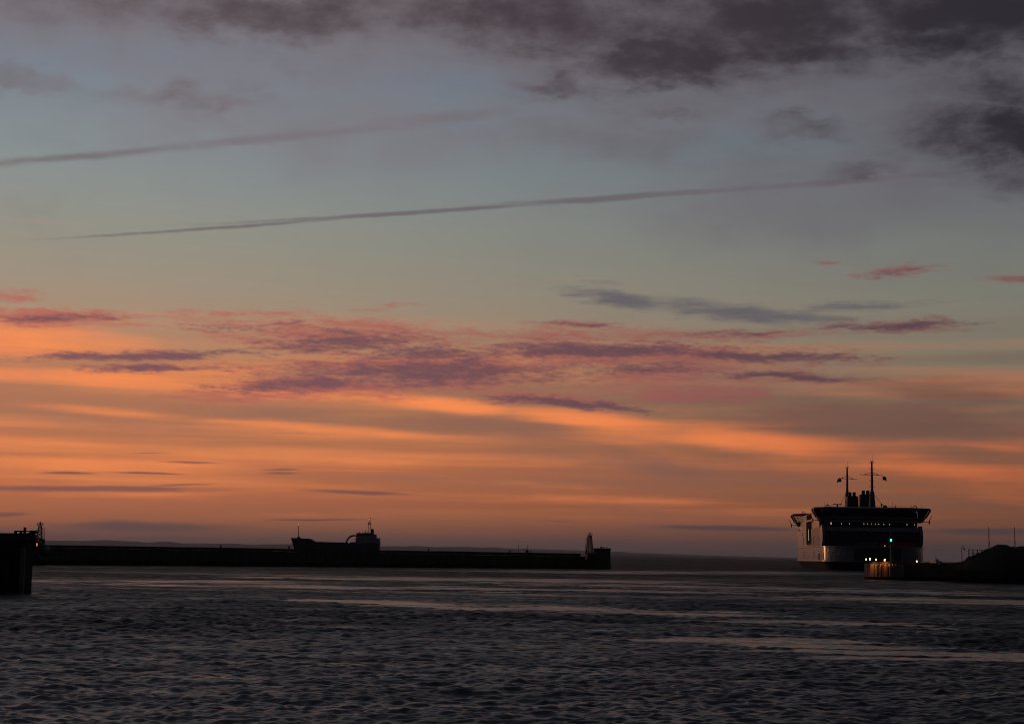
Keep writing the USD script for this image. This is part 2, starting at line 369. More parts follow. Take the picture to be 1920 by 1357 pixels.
def bar(p, q, r, r2=None, n=6):
    """A round bar from p to q, tapering from r to r2."""
    p, q = np.array(p, float), np.array(q, float)
    d = q - p
    d /= np.linalg.norm(d)
    a = np.cross(d, [0, 0, 1.0] if abs(d[2]) < 0.9 else [1.0, 0, 0])
    a /= np.linalg.norm(a)
    b = np.cross(d, a)
    r2 = r if r2 is None else r2
    t = np.arange(n) / n * 2 * math.pi
    ring = np.outer(np.cos(t), a) + np.outer(np.sin(t), b)
    v = np.vstack([p + ring * r, q + ring * r2, [p], [q]])
    f = []
    for i in range(n):
        j = (i + 1) % n
        f += [(i, j, n + j), (i, n + j, n + i), (j, i, 2 * n), (n + i, n + j, 2 * n + 1)]
    m = trimesh.Trimesh(v, f, process=False)
    if m.volume < 0:
        m.invert()
    return m


def path_bar(pts, r, n=6):
    return join([bar(a, b, r, None, n) for a, b in zip(pts[:-1], pts[1:])])


def ball(c, r, sub=2, sz=(1, 1, 1)):
    m = trimesh.creation.icosphere(sub, r)
    m.apply_scale(sz)
    m.apply_translation(c)
    return m


def prism_xz(poly, y0, y1):
    """A polygon in (x, z) pushed from y0 to y1."""
    m = trimesh.creation.extrude_polygon(sg.Polygon(poly), y1 - y0, engine='earcut')
    v = m.vertices.copy()
    m.vertices = np.stack([v[:, 0], y1 - v[:, 2], v[:, 1]], 1)
    if m.volume < 0:
        m.invert()
    return m


def prism_yz(poly, x0, x1):
    m = trimesh.creation.extrude_polygon(sg.Polygon(poly), x1 - x0, engine='earcut')
    v = m.vertices.copy()
    m.vertices = np.stack([x0 + v[:, 2], v[:, 0], v[:, 1]], 1)
    if m.volume < 0:
        m.invert()
    return m


def prism_xy(poly, z0, z1):
    m = trimesh.creation.extrude_polygon(sg.Polygon(poly), z1 - z0, engine='earcut')
    m.apply_translation((0, 0, z0))
    return m


def loft(sections, closed=True):
    """Skin over rings of equal length, with both ends capped."""
    s = np.array(sections, float)
    k, n = s.shape[:2]
    v = s.reshape(-1, 3)
    f = []
    for i in range(k - 1):
        for j in range(n if closed else n - 1):
            a, b = i * n + j, i * n + (j + 1) % n
            f += [(a, b, b + n), (a, b + n, a + n)]
    for i, flip in ((0, True), (k - 1, False)):
        c = len(v)
        v = np.vstack([v, s[i].mean(0)])
        for j in range(n):
            t = (i * n + j, i * n + (j + 1) % n, c)
            f.append(t[::-1] if flip else t)
    m = trimesh.Trimesh(v, f, process=False)
    if m.volume < 0:
        m.invert()
    return m


def ring(c, r, t, axis='y', a0=0.0, a1=360.0, n=14):
    pts = []
    for i in range(n + 1):
        a = math.radians(a0 + (a1 - a0) * i / n)
        o = (math.cos(a) * r, 0, math.sin(a) * r) if axis == 'y' else (0, math.cos(a) * r, math.sin(a) * r)
        pts.append(np.array(c) + o)
    return path_bar(pts, t, 5)


used = {}


def numbered(path):
    k = used.get(path, 0)
    used[path] = k + 1
    return path if k == 0 else f'{path}_{k:03d}'


def tag(prim, label=None, cat=None, group=None, kind=None):
    for k, v in (('label', label), ('category', cat), ('group', group), ('kind', kind)):
        if v:
            prim.SetCustomDataByKey(k, v)
    return prim


def thing(name, label, cat, loc=(0, 0, 0), rotz=0.0, group=None):
    x = UsdGeom.Xform.Define(stage, numbered('/World/' + name))
    x.AddTranslateOp().Set(Gf.Vec3d(*map(float, loc)))
    if rotz:
        x.AddRotateZOp().Set(float(rotz))
    return tag(x.GetPrim(), label, cat, group)


def part(name, mesh, look, parent, label=None, kind=None, smooth=25):
    p = usdkit.mesh(stage, numbered(f'{parent.GetPath()}/{name}'), mesh, L[look], smooth=smooth).GetPrim()
    return tag(p, label, None, None, kind)


def copy_of(src, loc, rotz, label, group=None):
    base = src.GetName()
    x = UsdGeom.Xform.Define(stage, numbered('/World/' + base))
    x.AddTranslateOp().Set(Gf.Vec3d(*map(float, loc)))
    if rotz:
        x.AddRotateZOp().Set(float(rotz))
    p = x.GetPrim()
    p.GetReferences().AddInternalReference(src.GetPath())
    p.SetInstanceable(True)
    cd = src.GetCustomData()
    return tag(p, label, cd.get('category'), group or cd.get('group'))


# ------------------------------------------------------------------ sea
def make_sea():
    r = np.random.default_rng(5)
    rows = [4.0]
    while rows[-1] < 520:
        q = rows[-1]
        rows.append(q * (1 + (0.03 if q < 24 else 0.0018 if q < 190 else 0.004)))
    while rows[-1] < 90000:
        rows.append(rows[-1] * 1.06)
    rows = np.array(rows)
    fine = np.radians(np.arange(-19.5, 19.51, 0.083))
    side = np.radians(np.concatenate([np.arange(21, 60, 1.5), np.arange(60, 181, 8)]))
    ang = np.concatenate([-side[::-1][1:], fine, side])
    da = np.gradient(ang)
    R, A = np.meshgrid(rows, ang, indexing='ij')
    X, Y = R * np.sin(A), R * np.cos(A)
    dR = np.gradient(rows)[:, None] * np.ones_like(A)
    dA = R * da[None, :]
    # gusts, and slicks where the surface lies calm
    gust = meshkit.fbm(np.stack([X / 26, Y / 17, 0 * X], -1), 4, 3)
    streak = meshkit.fbm(np.stack([X / 45 + 3, Y / 7 + X / 160, 0 * X + 2], -1), 4, 9)
    calm = np.zeros_like(X)
    for px0, py0, px1, py1, width in ((150, 1089, 480, 1090, 5), (300, 1096, 700, 1101, 4.5), (620, 1101, 1330, 1109, 7), (560, 1084, 1160, 1090, 10), (1000, 1072, 1560, 1073, 16), (1100, 1096, 1600, 1106, 10),
                                      (1300, 1110, 1980, 1130, 8), (1420, 1165, 1700, 1172, 2.6), (1390, 1200, 1640, 1222, 3.2), (1560, 1218, 1960, 1232, 2.6), (700, 1128, 900, 1140, 3.0), (1000, 1140, 1300, 1150, 3.0)):
        ends = []
        for px, py in ((px0, py0), (px1, py1)):
            d = ray(px, py)
            ends.append((EYE + d * (-EYE[2] / d[2]))[:2])
        a, b = np.array(ends)
        u = (b - a) / np.linalg.norm(b - a)
        t = np.clip((X - a[0]) * u[0] + (Y - a[1]) * u[1], 0, np.linalg.norm(b - a))
        dist = np.hypot(X - a[0] - t * u[0], Y - a[1] - t * u[1])
        calm = np.maximum(calm, np.exp(-(dist / width) ** 2))
    torn = meshkit.fbm(np.stack([X / 7 + Y / 40, Y / 1.1 + X / 26, 0 * X + 5], -1), 4, 21)
    calm = np.clip(calm * 1.5 + ((streak - 0.5) * 2.0 + (torn - 0.53) * 4.0) * (calm > 0.05), 0, 1)
    calm = np.maximum(calm, np.clip((streak - 0.60) * 3.0, 0, 0.5) * (R > 30) * (R < 420))
    calm = calm * calm * (3 - 2 * calm)
    amp = (1 - 0.70 * calm) * (0.45 + 1.12 * gust)
    Z, lost = np.zeros_like(X), np.zeros_like(X)
    n = 104
    lam = 0.08 * (1.45 / 0.08) ** (np.arange(n) / (n - 1))
    slope = 0.36 * math.sqrt(2.0 / n) * (0.75 + 0.5 * r.random(n)) * np.clip((0.42 / lam) ** 0.4, 0.5, 1.15)
    lam[-8:] = 1.5 + 3.0 * np.arange(1, 9) / 8
    slope[-8:] *= 0.55
    th = math.radians(200) + r.normal(0, 0.75, n)
    ph = r.random(n) * 6.283
    near = rows < 620
    for i in range(n):
        kx, ky = math.sin(th[i]) * 2 * math.pi / lam[i], math.cos(th[i]) * 2 * math.pi / lam[i]
        # phase change from one grid point to the next, along and across the view
        step = np.maximum(np.abs(kx * np.sin(A) + ky * np.cos(A)) * dR, np.abs(kx * np.cos(A) - ky * np.sin(A)) * dA)
        keep = np.clip(2.2 - step / 1.0, 0, 1)
        lost += (slope[i] ** 2 / 2) * (1 - keep ** 2)
        k = near.sum()
        s = np.sin(kx * X[:k] + ky * Y[:k] + ph[i])
        Z[:k] += keep[:k] * (slope[i] * lam[i] / 6.2832) * (s + 0.45 * (s * s - 0.5))
    Z *= amp
    var = lost * amp ** 2 + 0.0012 * (1 - 0.8 * calm)
    rough = np.sqrt(lost) * amp * (0.48 + 0.95 * np.clip((R - 60) / 320, 0, 1))          # slope of the waves too short for the grid: the material carries it
    k, m = X.shape
    idx = np.arange(k * m).reshape(k, m)
    a, b, c, d = idx[:-1, :-1], idx[:-1, 1:], idx[1:, 1:], idx[1:, :-1]
    f = np.concatenate([np.stack([a, c, b], -1).reshape(-1, 3), np.stack([a, d, c], -1).reshape(-1, 3)])
    v = np.stack([X, Y, Z], -1).reshape(-1, 3)
    v = np.vstack([v, [0, 0, 0]])
    hub = len(v) - 1
    f = np.vstack([f, [(hub, idx[0, j + 1], idx[0, j]) for j in range(m - 1)]])
    rough = np.append(rough.ravel(), 0.1)
    g = Graph()
    ra = g.add('attribute', 'fac', attribute='sea_slope')
    ca = g.add('attribute', 'fac', attribute='sea_calm')
    pos = g.add('geometry', 'position')
    wind = g.mapping(pos, rot=(0, 0, math.radians(14)), scale=(0.45, 1, 0))
    cats = g.noise(wind, 0.4, 7, 0.72)
    slope = g.math('multiply', ra, g.mapr(cats, 0.33, 0.67, 0.12, 1.25, 'linear'))
    slope = g.math('add', slope, g.math('multiply_add', ca, -0.006, 0.009))
    blur = g.math('minimum', g.math('sqrt', g.math('multiply', slope, 1.414)), 0.85)
    ripple = g.noise(wind, 3.4, 5, 0.7)
    bmp = g.add('bump', 'normal', height=ripple, strength=0.6, distance=0.05, filter_width=0.05)
    tone = g.noise(pos, 0.05, 3, 0.5)
    col = g.ramp(tone, [(0.3, (0.006, 0.010, 0.014)), (0.7, (0.010, 0.015, 0.018))])
    look = g.build('sea_water', surface=g.add('principled_bsdf', 'BSDF', base_color=col, roughness=blur, ior=1.33, specular_ior_level=g.mapr(ra, 0.03, 0.30, 0.5, 0.12, 'linear'), normal=bmp))
    me = usdkit.mesh(stage, '/World/sea', (v, f), look, smooth=True)
    UsdGeom.PrimvarsAPI(me).CreatePrimvar('sea_slope', Sdf.ValueTypeNames.FloatArray, 'vertex').Set(rough.astype(np.float32).tolist())
    UsdGeom.PrimvarsAPI(me).CreatePrimvar('sea_calm', Sdf.ValueTypeNames.FloatArray, 'vertex').Set(np.append(calm.ravel(), 0).astype(np.float32).tolist())
    tag(me.GetPrim(), 'dark choppy harbour water with pale calm streaks', 'sea', None, 'structure')


make_sea()


# ------------------------------------------------------------------ far land
def ridge(name, dist, pts, label, seed, depth):
    """A long low hill: a skin over cross-sections whose crest follows the skyline."""
    px = np.array([p[0] for p in pts], float)
    py = np.array([p[1] for p in pts], float)
    xs = np.arange(px[0], px[-1] + 1, 14)
    ys = np.interp(xs, px, py)
    secs = []
    for x, y in zip(xs, ys):
        c = at(x, y, dist)
        nz = meshkit.fbm(np.array([[x / 22.0, seed, 0.5]]), 4, seed)[0] - 0.5
        top = max(c[2] * (1 + 0.22 * nz), 2.0)
        row = []
        for k, t in enumerate(np.linspace(-1, 1, 9)):
            w = (1 - t * t) ** 0.8
            row.append((c[0] * (dist + t * depth) / dist, dist + t * depth, top * w * (1 + 0.15 * (meshkit.noise(np.array([[x / 30.0, k, seed]]), seed)[0] - 0.5)) - (3.0 if abs(t) == 1 else 0)))
        secs.append(row)
    m = loft(secs, closed=True)
    p = usdkit.mesh(stage, '/World/' + name, m, L['hill'], smooth=True).GetPrim()
    tag(p, label, 'hills', None, 'structure')


ridge('hills', 24000, [(-500, 1016), (-150, 1012), (60, 1013), (130, 1012.5), (200, 1013), (245, 1013), (275, 1018), (320, 1014.5), (345, 1019), (420, 1018), (480, 1020.5), (560, 1019), (640, 1023), (720, 1024), (800, 1024), (900, 1026), (940, 1026.5), (1000, 1029), (1100, 1032), (1200, 1036), (1300, 1040), (1480, 1045), (1560, 1048)],
      'low hazy hills along the horizon behind the breakwater', 3, 2400)

hg = Graph()
haze_look = hg.build('thin_sea_haze', volume=hg.add('principled_volume', 'volume', color=(0.84, 0.84, 0.9), density=HAZE, anisotropy=0.3))
hz = usdkit.mesh(stage, '/World/haze', box(-95000, 95000, -95000, 95000, -8, 130), haze_look).GetPrim()
tag(hz, 'thin evening haze over the water', 'haze', None, 'stuff')

# ------------------------------------------------------------------ breakwater
A0, A1 = np.array([-84.0, 262.0]), np.array([15.8, 376.0])


def along(t, off=0.0):
    d = (A1 - A0) / np.linalg.norm(A1 - A0)
    nrm = np.array([-d[1], d[0]])         # away from the camera
    p = A0 + (A1 - A0) * t + nrm * off
    return p


def strip(t0, t1, f0, f1, z0, z1, b0=None, b1=None):
    """Block of the breakwater between two stations; f0/f1 front offsets at bottom/top, b0/b1 back offsets."""
    b0, b1 = (8.0 if b0 is None else b0), (8.0 if b1 is None else b1)
    pts = []
    for t in (t0, t1):
        pts += [(*along(t, f0), z0), (*along(t, f1), z1), (*along(t, b0), z0), (*along(t, b1), z1)]
    return hull(pts)


bw = thing('breakwater', 'long dark concrete breakwater across the middle of the harbour', 'breakwater')
part('foot', strip(-0.35, 1.035, -0.35, -0.1, -3.0, 0.75), 'wet', bw, 'dark weedy band at the waterline')
N = 46
for i in range(N):
    t0, t1 = -0.35 + i * 1.35 / N, -0.35 + (i + 1) * 1.35 / N
    e = 0.0003
    z = 2.62 + rng.uniform(-0.03, 0.03)
    part('wall_block', strip(t0 + e, t1 - e, rng.uniform(-0.04, 0.04), 0.05, 0.752, z), 'concrete', bw)
for i in range(23):
    t0, t1 = -0.35 + i * 1.35 / 23, -0.35 + (i + 1) * 1.35 / 23
    e = 0.0004
    part('parapet', strip(t0 + e, t1 - e, 0.055, 0.1, 2.655, 3.10 + rng.uniform(-0.05, 0.05) + 0.15 * t1, 1.6, 1.5), 'concrete', bw)
part('end_slope', strip(1.0005, 1.012, 0.1, 0.3, 0.752, 2.6), 'concrete', bw)
part('end_platform', strip(1.0125, 1.045, 0.05, 0.05, 0.752, 1.95), 'concrete', bw)
for px in (548, 420, 810, 962):
    q = at(px, 1025, 300)
    t = None
    # the bollard stands where the line of sight meets the breakwater
    d = ray(px, 1030)
    dd = A1 - A0
    s = np.cross(A0, d[:2]) / np.cross(d[:2], dd) if abs(np.cross(d[:2], dd)) > 1e-9 else 0.5
    c = along(float(s), 0.9)
    zt = 3.1 + 0.15 * float(s)
    part('bollard', join(bar((c[0], c[1], zt - 0.15), (c[0], c[1], zt + 0.32), 0.16, 0.13, 8), bar((c[0], c[1], zt + 0.32), (c[0], c[1], zt + 0.46), 0.21, 0.18, 8)), 'iron', bw)

bc = at(1129, 1045, 376.5)
hd = thing('concrete_block', 'tall rounded concrete block at the right end of the breakwater', 'block', (bc[0], bc[1], 0), -46)
part('shaft', loft([[(1.30 * math.copysign(abs(math.cos(a)) ** 0.6, math.cos(a)) * k, 2.0 * math.copysign(abs(math.sin(a)) ** 0.6, math.sin(a)) * k, z) for a in np.linspace(0, 2 * math.pi, 20, endpoint=False)]
                    for z, k in ((-2.0, 1.03), (0.75, 1.03), (0.9, 1.0), (4.1, 0.96), (4.25, 0.9))]), 'concrete', hd)
part('cap', loft([[(1.36 * math.copysign(abs(math.cos(a)) ** 0.6, math.cos(a)) * k, 2.05 * math.copysign(abs(math.sin(a)) ** 0.6, math.sin(a)) * k, z) for a in np.linspace(0, 2 * math.pi, 20, endpoint=False)]
                  for z, k in ((4.1, 0.97), (4.16, 1.0), (4.42, 1.0), (4.5, 0.95))]), 'concrete', hd)
part('bollard', join(bar((0.55, -0.9, 4.48), (0.55, -0.9, 4.72), 0.16, 0.16, 8), bar((0.55, -0.9, 4.72), (0.55, -0.9, 4.84), 0.24, 0.2, 8)), 'iron', hd)
part('railing', join(path_bar([(-0.9, 1.2, 4.48), (-0.9, 1.2, 4.8), (0.2, 1.5, 4.82), (0.2, 1.5, 4.5)], 0.05)), 'iron', hd)


def beacon_tower(name, label, loc, rotz, H, w0, w1, look, base_h, lamp_look, mast_side):
    t = thing(name, label, 'beacon tower', loc, rotz)
    part('base', loft([[(s * k, u * k, z) for s, u in ((-1, -1), (1, -1), (1, 1), (-1, 1))] for z, k in ((0, w0 * 0.5 + 0.14), (base_h - 0.1, w0 * 0.5 + 0.1), (base_h, w0 * 0.5 + 0.02))]), look, t, smooth=False)
    zs = np.linspace(base_h, H, 6)
    wid = lambda z: (w0 + (w1 - w0) * (z - base_h) / (H - base_h)) / 2
    for s, u in ((-1, -1), (1, -1), (1, 1), (-1, 1)):
        part('leg', bar((s * wid(base_h), u * wid(base_h), base_h - 0.02), (s * wid(H), u * wid(H), H), 0.085, 0.065, 6), look, t)
    cs = [(-1, -1), (1, -1), (1, 1), (-1, 1)]
    for z0, z1 in zip(zs[:-1], zs[1:]):
        bs = []
        for i in range(4):
            a, b = cs[i], cs[(i + 1) % 4]
            bs += [bar((a[0] * wid(z0), a[1] * wid(z0), z0), (b[0] * wid(z1), b[1] * wid(z1), z1), 0.058, None, 5), bar((b[0] * wid(z0), b[1] * wid(z0), z0), (a[0] * wid(z1), a[1] * wid(z1), z1), 0.058, None, 5),
                   bar((a[0] * wid(z1), a[1] * wid(z1), z1), (b[0] * wid(z1), b[1] * wid(z1), z1), 0.03, None, 5)]
        part('bracing', join(bs), look, t)
    pf = part('platform', box(-w1 * 0.95, w1 * 0.95, -w1 * 0.95, w1 * 0.95, H - 0.02, H + 0.05), look, t)
    q = w1 * 0.9
    part('railing', join([bar((s * q, u * q, H + 0.05), (s * q, u * q, H + 0.42), 0.025, None, 5) for s, u in cs] + [bar((cs[i][0] * q, cs[i][1] * q, H + 0.42), (cs[(i + 1) % 4][0] * q, cs[(i + 1) % 4][1] * q, H + 0.42), 0.022, None, 5) for i in range(4)]), look, pf)
    ln = part('lantern', join(bar((0, 0, H + 0.05), (0, 0, H + 0.3), 0.13, 0.13, 10), bar((0, 0, H + 0.52), (0, 0, H + 0.64), 0.17, 0.05, 10)), 'iron', t)
    part('lens', bar((0, 0, H + 0.3), (0, 0, H + 0.52), 0.11, 0.11, 10), 'black_glass', ln)
    x = mast_side * (w0 / 2 + 0.35)
    part('ladder', join([bar((x + s, 0, 0.05), (x * 0.72 + s, 0, H * 0.93), 0.03, None, 5) for s in (-0.14, 0.14)] + [bar((x - 0.14 + (x * -0.28) * k / 14, 0, 0.05 + H * 0.88 * k / 14), (x + 0.14 + (x * -0.28) * k / 14, 0, 0.05 + H * 0.88 * k / 14), 0.02, None, 4) for k in range(15)]
                        + [bar((x * (1 - .28 * k), 0, H * .93 * k), (mast_side * wid(max(H * .9 * k, base_h)), 0, H * .9 * k), 0.022, None, 4) for k in (0.35, 0.65, 0.98)]), look, t)
    return t


tc = at(1105.5, 1045, 377.5)
beacon_tower('red_beacon_tower', 'red lattice beacon tower beside the concrete block on the breakwater end', (tc[0], tc[1], 1.951), 20, 5.35, 1.25, 0.55, 'redtower', 1.5, None, -1)
am = thing('antenna_mast', 'thin antenna pole just left of the red beacon tower', 'antenna', (at(1097.5, 1045, 377)[0], 377.2, 2.0))
part('pole', bar((0, 0, 0), (0, 0, 3.2), 0.06, 0.04), 'redtower', am)
part('cross_arm', join(bar((-0.2, 0, 1.9), (0.3, 0, 1.9), 0.03, None, 5), bar((-0.15, 0, 2.7), (0.3, 0, 2.7), 0.03, None, 5), bar((0.3, 0, 1.3), (0.3, 0, 2.8), 0.03, None, 5)), 'redtower', am)

# green tower near the left end, where the breakwater passes behind the mole
sl = at(73.5, 1022, 276)
gt = beacon_tower('green_beacon_tower', 'green lattice beacon tower at the left end of the breakwater', (sl[0], sl[1], 2.62), 12, 3.55, 0.85, 0.42, 'greentower', 0.62, None, 1)
part('lookout_lamp', join(ball((0.62, 0, 0.95), 0.14, 1), bar((0.3, 0, 0.95), (0.6, 0, 0.95), 0.03, None, 5)), 'iron', gt)
part('top_arm', join(bar((-0.5, 0, 3.75), (0.5, 0, 3.75), 0.025, None, 4), bar((-0.5, 0, 3.6), (-0.5, 0, 3.9), 0.025, None, 4), bar((0.5, 0, 3.6), (0.5, 0, 3.9), 0.025, None, 4)), 'greentower', gt)
am2 = thing('antenna_mast', 'thin antenna pole just left of the green beacon tower', 'antenna', (at(66.8, 1020, 277)[0], 277, 2.62))
part('pole', bar((0, 0, 0), (0.12, 0, 2.9), 0.045, 0.03), 'iron', am2)
part('cross_arm', join(bar((-0.16, 0, 2.85), (0.4, 0, 2.8), 0.025, None, 4), bar((-0.16, 0, 1.6), (0.3, 0, 1.6), 0.025, None, 4)), 'iron', am2)
ol = at(69.2, 1020.5, 261.5)
om = thing('orange_spot', 'small glowing orange spot at the foot of the green beacon tower', 'lamp', (ol[0], ol[1], 0))
part('post', bar((0, 0, 1.2), (0, 0, ol[2] - 0.24), 0.05), 'iron', om)
part('lens', ball((0, 0, ol[2]), 0.13, 2, (0.8, 0.8, 2.0)), 'orange_glow', om)  # orange spot built as an emissive body with post and hood
part('hood', bar((0, 0, ol[2] + 0.26), (0, 0, ol[2] + 0.36), 0.16, 0.05, 8), 'iron', om)

# ------------------------------------------------------------------ mole in the left foreground
rx = at(58, 1060, 103.2)
mo = thing('harbour_mole', 'near dark mole head at the left edge of the picture', 'mole', (rx[0], rx[1], 0))
def mole_block(x1, y0, z0, z1, grow=0.0, x0=-26.0):
    """A slab of the mole whose right end slants back from the front corner."""
    return hull([(x, y, z) for z in (z0, z1) for x, y in ((x0, y0), (x1 - 0.35, y0), (x1, y0 + 0.5), (x1 - 1.75 + grow, 6.8), (x0, 6.8))])


part('body', mole_block(-0.1, 0.2, -3, 3.15), 'concrete', mo)
part('coping', mole_block(0.02, 0.02, 3.152, 3.58), 'concrete', mo)
part('weed_band', mole_block(-0.22, 0.02, -3, 0.6), 'wet', mo)
for k in range(15):
    x = -0.45 - k * 0.9
    part('fender_pile', bar((x, -0.14, -2.5), (x + rng.uniform(-0.04, 0.04), -0.14, 2.7 + rng.uniform(-0.15, 0.12)), 0.17, 0.15, 9), 'greywood' if k == 0 else 'timber', mo, 'paler timber pile at the corner' if k == 0 else None)
for z in (0.95, 2.1):
    part('waling', box(-14, -0.3, -0.02, 0.19, z, z + 0.26, 0.02), 'timber', mo)
part('end_block', box(-0.36, -0.03, 0.6, 1.2, 3.583, 3.76, 0.02), 'concrete', mo)
part('rail', join(box(-1.3, -0.34, 0.66, 0.8, 3.68, 3.74, 0.015), box(-0.72, -0.62, 0.66, 0.8, 3.58, 3.7), box(-0.98, -0.84, 0.66, 0.8, 3.58, 3.7), box(-1.3, -1.16, 0.66, 0.8, 3.58, 3.7)), 'timber', mo)
part('bollard', join(bar((-0.76, 1.0, 3.58), (-0.76, 1.0, 3.86), 0.085, 0.075, 9), bar((-0.76, 1.0, 3.86), (-0.73, 1.0, 3.94), 0.1, 0.07, 9), bar((-0.75, 1.0, 3.9), (-0.65, 0.98, 3.93), 0.03, 0.02, 6)), 'iron', mo)
sh = thing('rock_heap', 'dark rock slope between the mole and the breakwater end', 'rocks', (at(60.5, 1020, 268)[0] + 37.2, 268, 0))
for k in range(16):
    b = trimesh.creation.icosphere(1, 1.0)
    b.vertices *= np.array([[rng.uniform(.8, 1.12)] for _ in b.vertices])
    lv = k // 4
    b.apply_scale((rng.uniform(0.7, 1.0), rng.uniform(.9, 1.6), rng.uniform(.6, 0.8)))
    b.apply_translation((-26.55 - 0.02 * lv + (k % 4) * 0.42 - 0.16 * lv * (k % 4) / 3.0, rng.uniform(-2, 2), 0.1 + lv * 0.95 - 0.22 * (k % 4)))
    b.apply_scale(1.4)
    part('boulder', b, 'wet', sh, smooth=False)

# ------------------------------------------------------------------ right-hand quay
qc = np.array([at(1658, 1070, 258.5)[0], 258.5])
R_HEAD = 2.72
quay = thing('sheet_pile_quay', 'low quay with a round corrugated steel head on the right', 'quay', (qc[0], qc[1], 0))
ZT = 2.32


def pile_mesh(a, w, depth, zb, zt):
    """One trough-shaped sheet pile standing on the circle at angle a."""
    rad, tan = np.array([math.cos(a), math.sin(a)]), np.array([-math.sin(a), math.cos(a)])
    prof = [(-0.5, 0), (-0.36, 0), (-0.2, depth), (0.2, depth), (0.36, 0), (0.5, 0)]
    outer = [rad * (R_HEAD + p[1]) + tan * w * p[0] for p in prof]
    inner = [rad * (R_HEAD + p[1] - 0.09) + tan * w * p[0] * 0.97 for p in prof][::-1]
    return prism_xy([tuple(p) for p in outer + inner], zb, zt)


n_p = 22
for k in range(n_p):
    a = math.radians(152 + 216 * k / (n_p - 1))
    w = 2 * R_HEAD * math.sin(math.radians(216 / (n_p - 1)) / 2) * 0.995
    part('sheet_pile', pile_mesh(a, w, 0.2, -3, ZT + rng.uniform(-0.02, 0.02)), 'pile', quay)
arc = [(math.cos(a) * (R_HEAD - 0.13), math.sin(a) * (R_HEAD - 0.13)) for a in np.radians(np.linspace(152, 368, 40))]
part('fill', prism_xy(arc, -3, ZT + 0.04), 'concrete', quay)
arc2 = [(math.cos(a) * (R_HEAD + 0.02), math.sin(a) * (R_HEAD + 0.02)) for a in np.radians(np.linspace(152, 368, 40))]
part('cap_ring', prism_xy(arc2, ZT + 0.045, ZT + 0.27), 'concrete', quay)
arc3 = [(math.cos(a) * (R_HEAD + 0.34), math.sin(a) * (R_HEAD + 0.34)) for a in np.radians(np.linspace(150, 370, 40))]
part('water_beam', prism_xy(arc3, -0.5, 0.42), 'wet', quay)
# quay wall running to the right and a little nearer
w0, w1 = np.array([2.75, 0.6]), np.array([60.0, -22.0])
u = (w1 - w0) / np.linalg.norm(w1 - w0)
nb = np.array([-u[1], u[0]])
for k in range(22):
    s0, s1 = k * 2.8, (k + 1) * 2.8 - 0.03
    if abs(k - 2.0) < 0.1:
        s1 -= 0.22                                         # the open joint
    e = rng.uniform(-0.03, 0.03)
    pts = []
    for s in (s0, s1):
        p, q = w0 + u * s + nb * e, w0 + u * s + nb * 12
        pts += [(*p, -3), (*p, ZT + 0.02 + e), (*q, -3), (*q, ZT + 0.02 + e)]
    part('wall_block', hull(pts), 'concrete', quay)
for k in range(11):
    s0, s1 = k * 5.6 + 0.02, (k + 1) * 5.6 - 0.25
    pts = []
    for s in (s0, s1):
        p, q = w0 + u * s - nb * 0.12, w0 + u * s + nb * 0.6
        pts += [(*p, ZT + 0.055), (*p, ZT + 0.27), (*q, ZT + 0.055), (*q, ZT + 0.27)]
    part('coping', hull(pts), 'concrete', quay)
part('weed_band', hull([(*(w0 - nb * 0.1), -3), (*(w0 - nb * 0.1), 0.5), (*(w1 - nb * 0.1), -3), (*(w1 - nb * 0.1), 0.5), (*(w0 + nb * 2), -3), (*(w0 + nb * 2), 0.5), (*(w1 + nb * 2), -3), (*(w1 + nb * 2), 0.5)]), 'wet', quay)
mk = w0 + u * 8.3 - nb * 0.16
part('marker_post', bar((mk[0], mk[1], 1.3), (mk[0], mk[1], ZT + 0.25), 0.09, None, 8), 'pile', quay, 'pale post on the wall face')


def quay_lamp(px, py, Y, look, label, arm=0.0, r=0.15):
    c = at(px, py, Y)
    t = thing('quay_lamp', label, 'lamp', (c[0], c[1], 0), 0, 'lamps on the right-hand quay')
    part('post', path_bar([(arm, 0.1, ZT + 0.1), (arm, 0.1, c[2] + 0.12), (0, 0, c[2] + r + 0.16)], 0.04, 6), 'iron', t)
    part('bulb', ball((0, 0, c[2]), r, 2, (0.85, 0.85, 1.15)), 'warm', t)
    if look == 'down_glow':
        part('added_down_light', bar((0, -0.3, c[2] + r + 0.02), (0, -0.3, c[2] + r + 0.03), 0.09, 0.09, 12), 'down_glow', t, 'added hidden lamp face that shines down on the wall')  # added emitter hidden under its hood; it lights the wall, the bulb stays dim
        part('added_down_hood', bar((0, -0.3, c[2] + r + 0.035), (0, -0.3, c[2] + r + 0.12), 0.17, 0.06, 12), 'iron', t)
        part('added_down_arm', bar((0, 0, c[2] + r + 0.15), (0, -0.3, c[2] + r + 0.12), 0.03, None, 5), 'iron', t)
    part('hood', bar((0, 0, c[2] + r * 0.9), (0, 0, c[2] + r + 0.18), r * 1.25, r * 0.4, 10), 'iron', t)
    return t


quay_lamp(1624, 1048.3, 258.6, 'warm', 'leftmost lit lamp of the quay, hanging out past the round head', 0.55)
quay_lamp(1631, 1048.3, 256.4, 'down_glow', 'lit lamp throwing orange light down the left side of the round head', 0.0)
quay_lamp(1642.5, 1048.6, 256.0, 'warm', 'third lit lamp from the left, on the middle of the round head', 0.0)
quay_lamp(1658.7, 1049.8, 255.78, 'down_glow', 'lit lamp with an orange glow on the round head, just below the green signal', 0.0)
quay_lamp(1719, 1052.0, 257, 'warm', 'lit lamp standing alone on the quay wall right of the round head', 0.0)

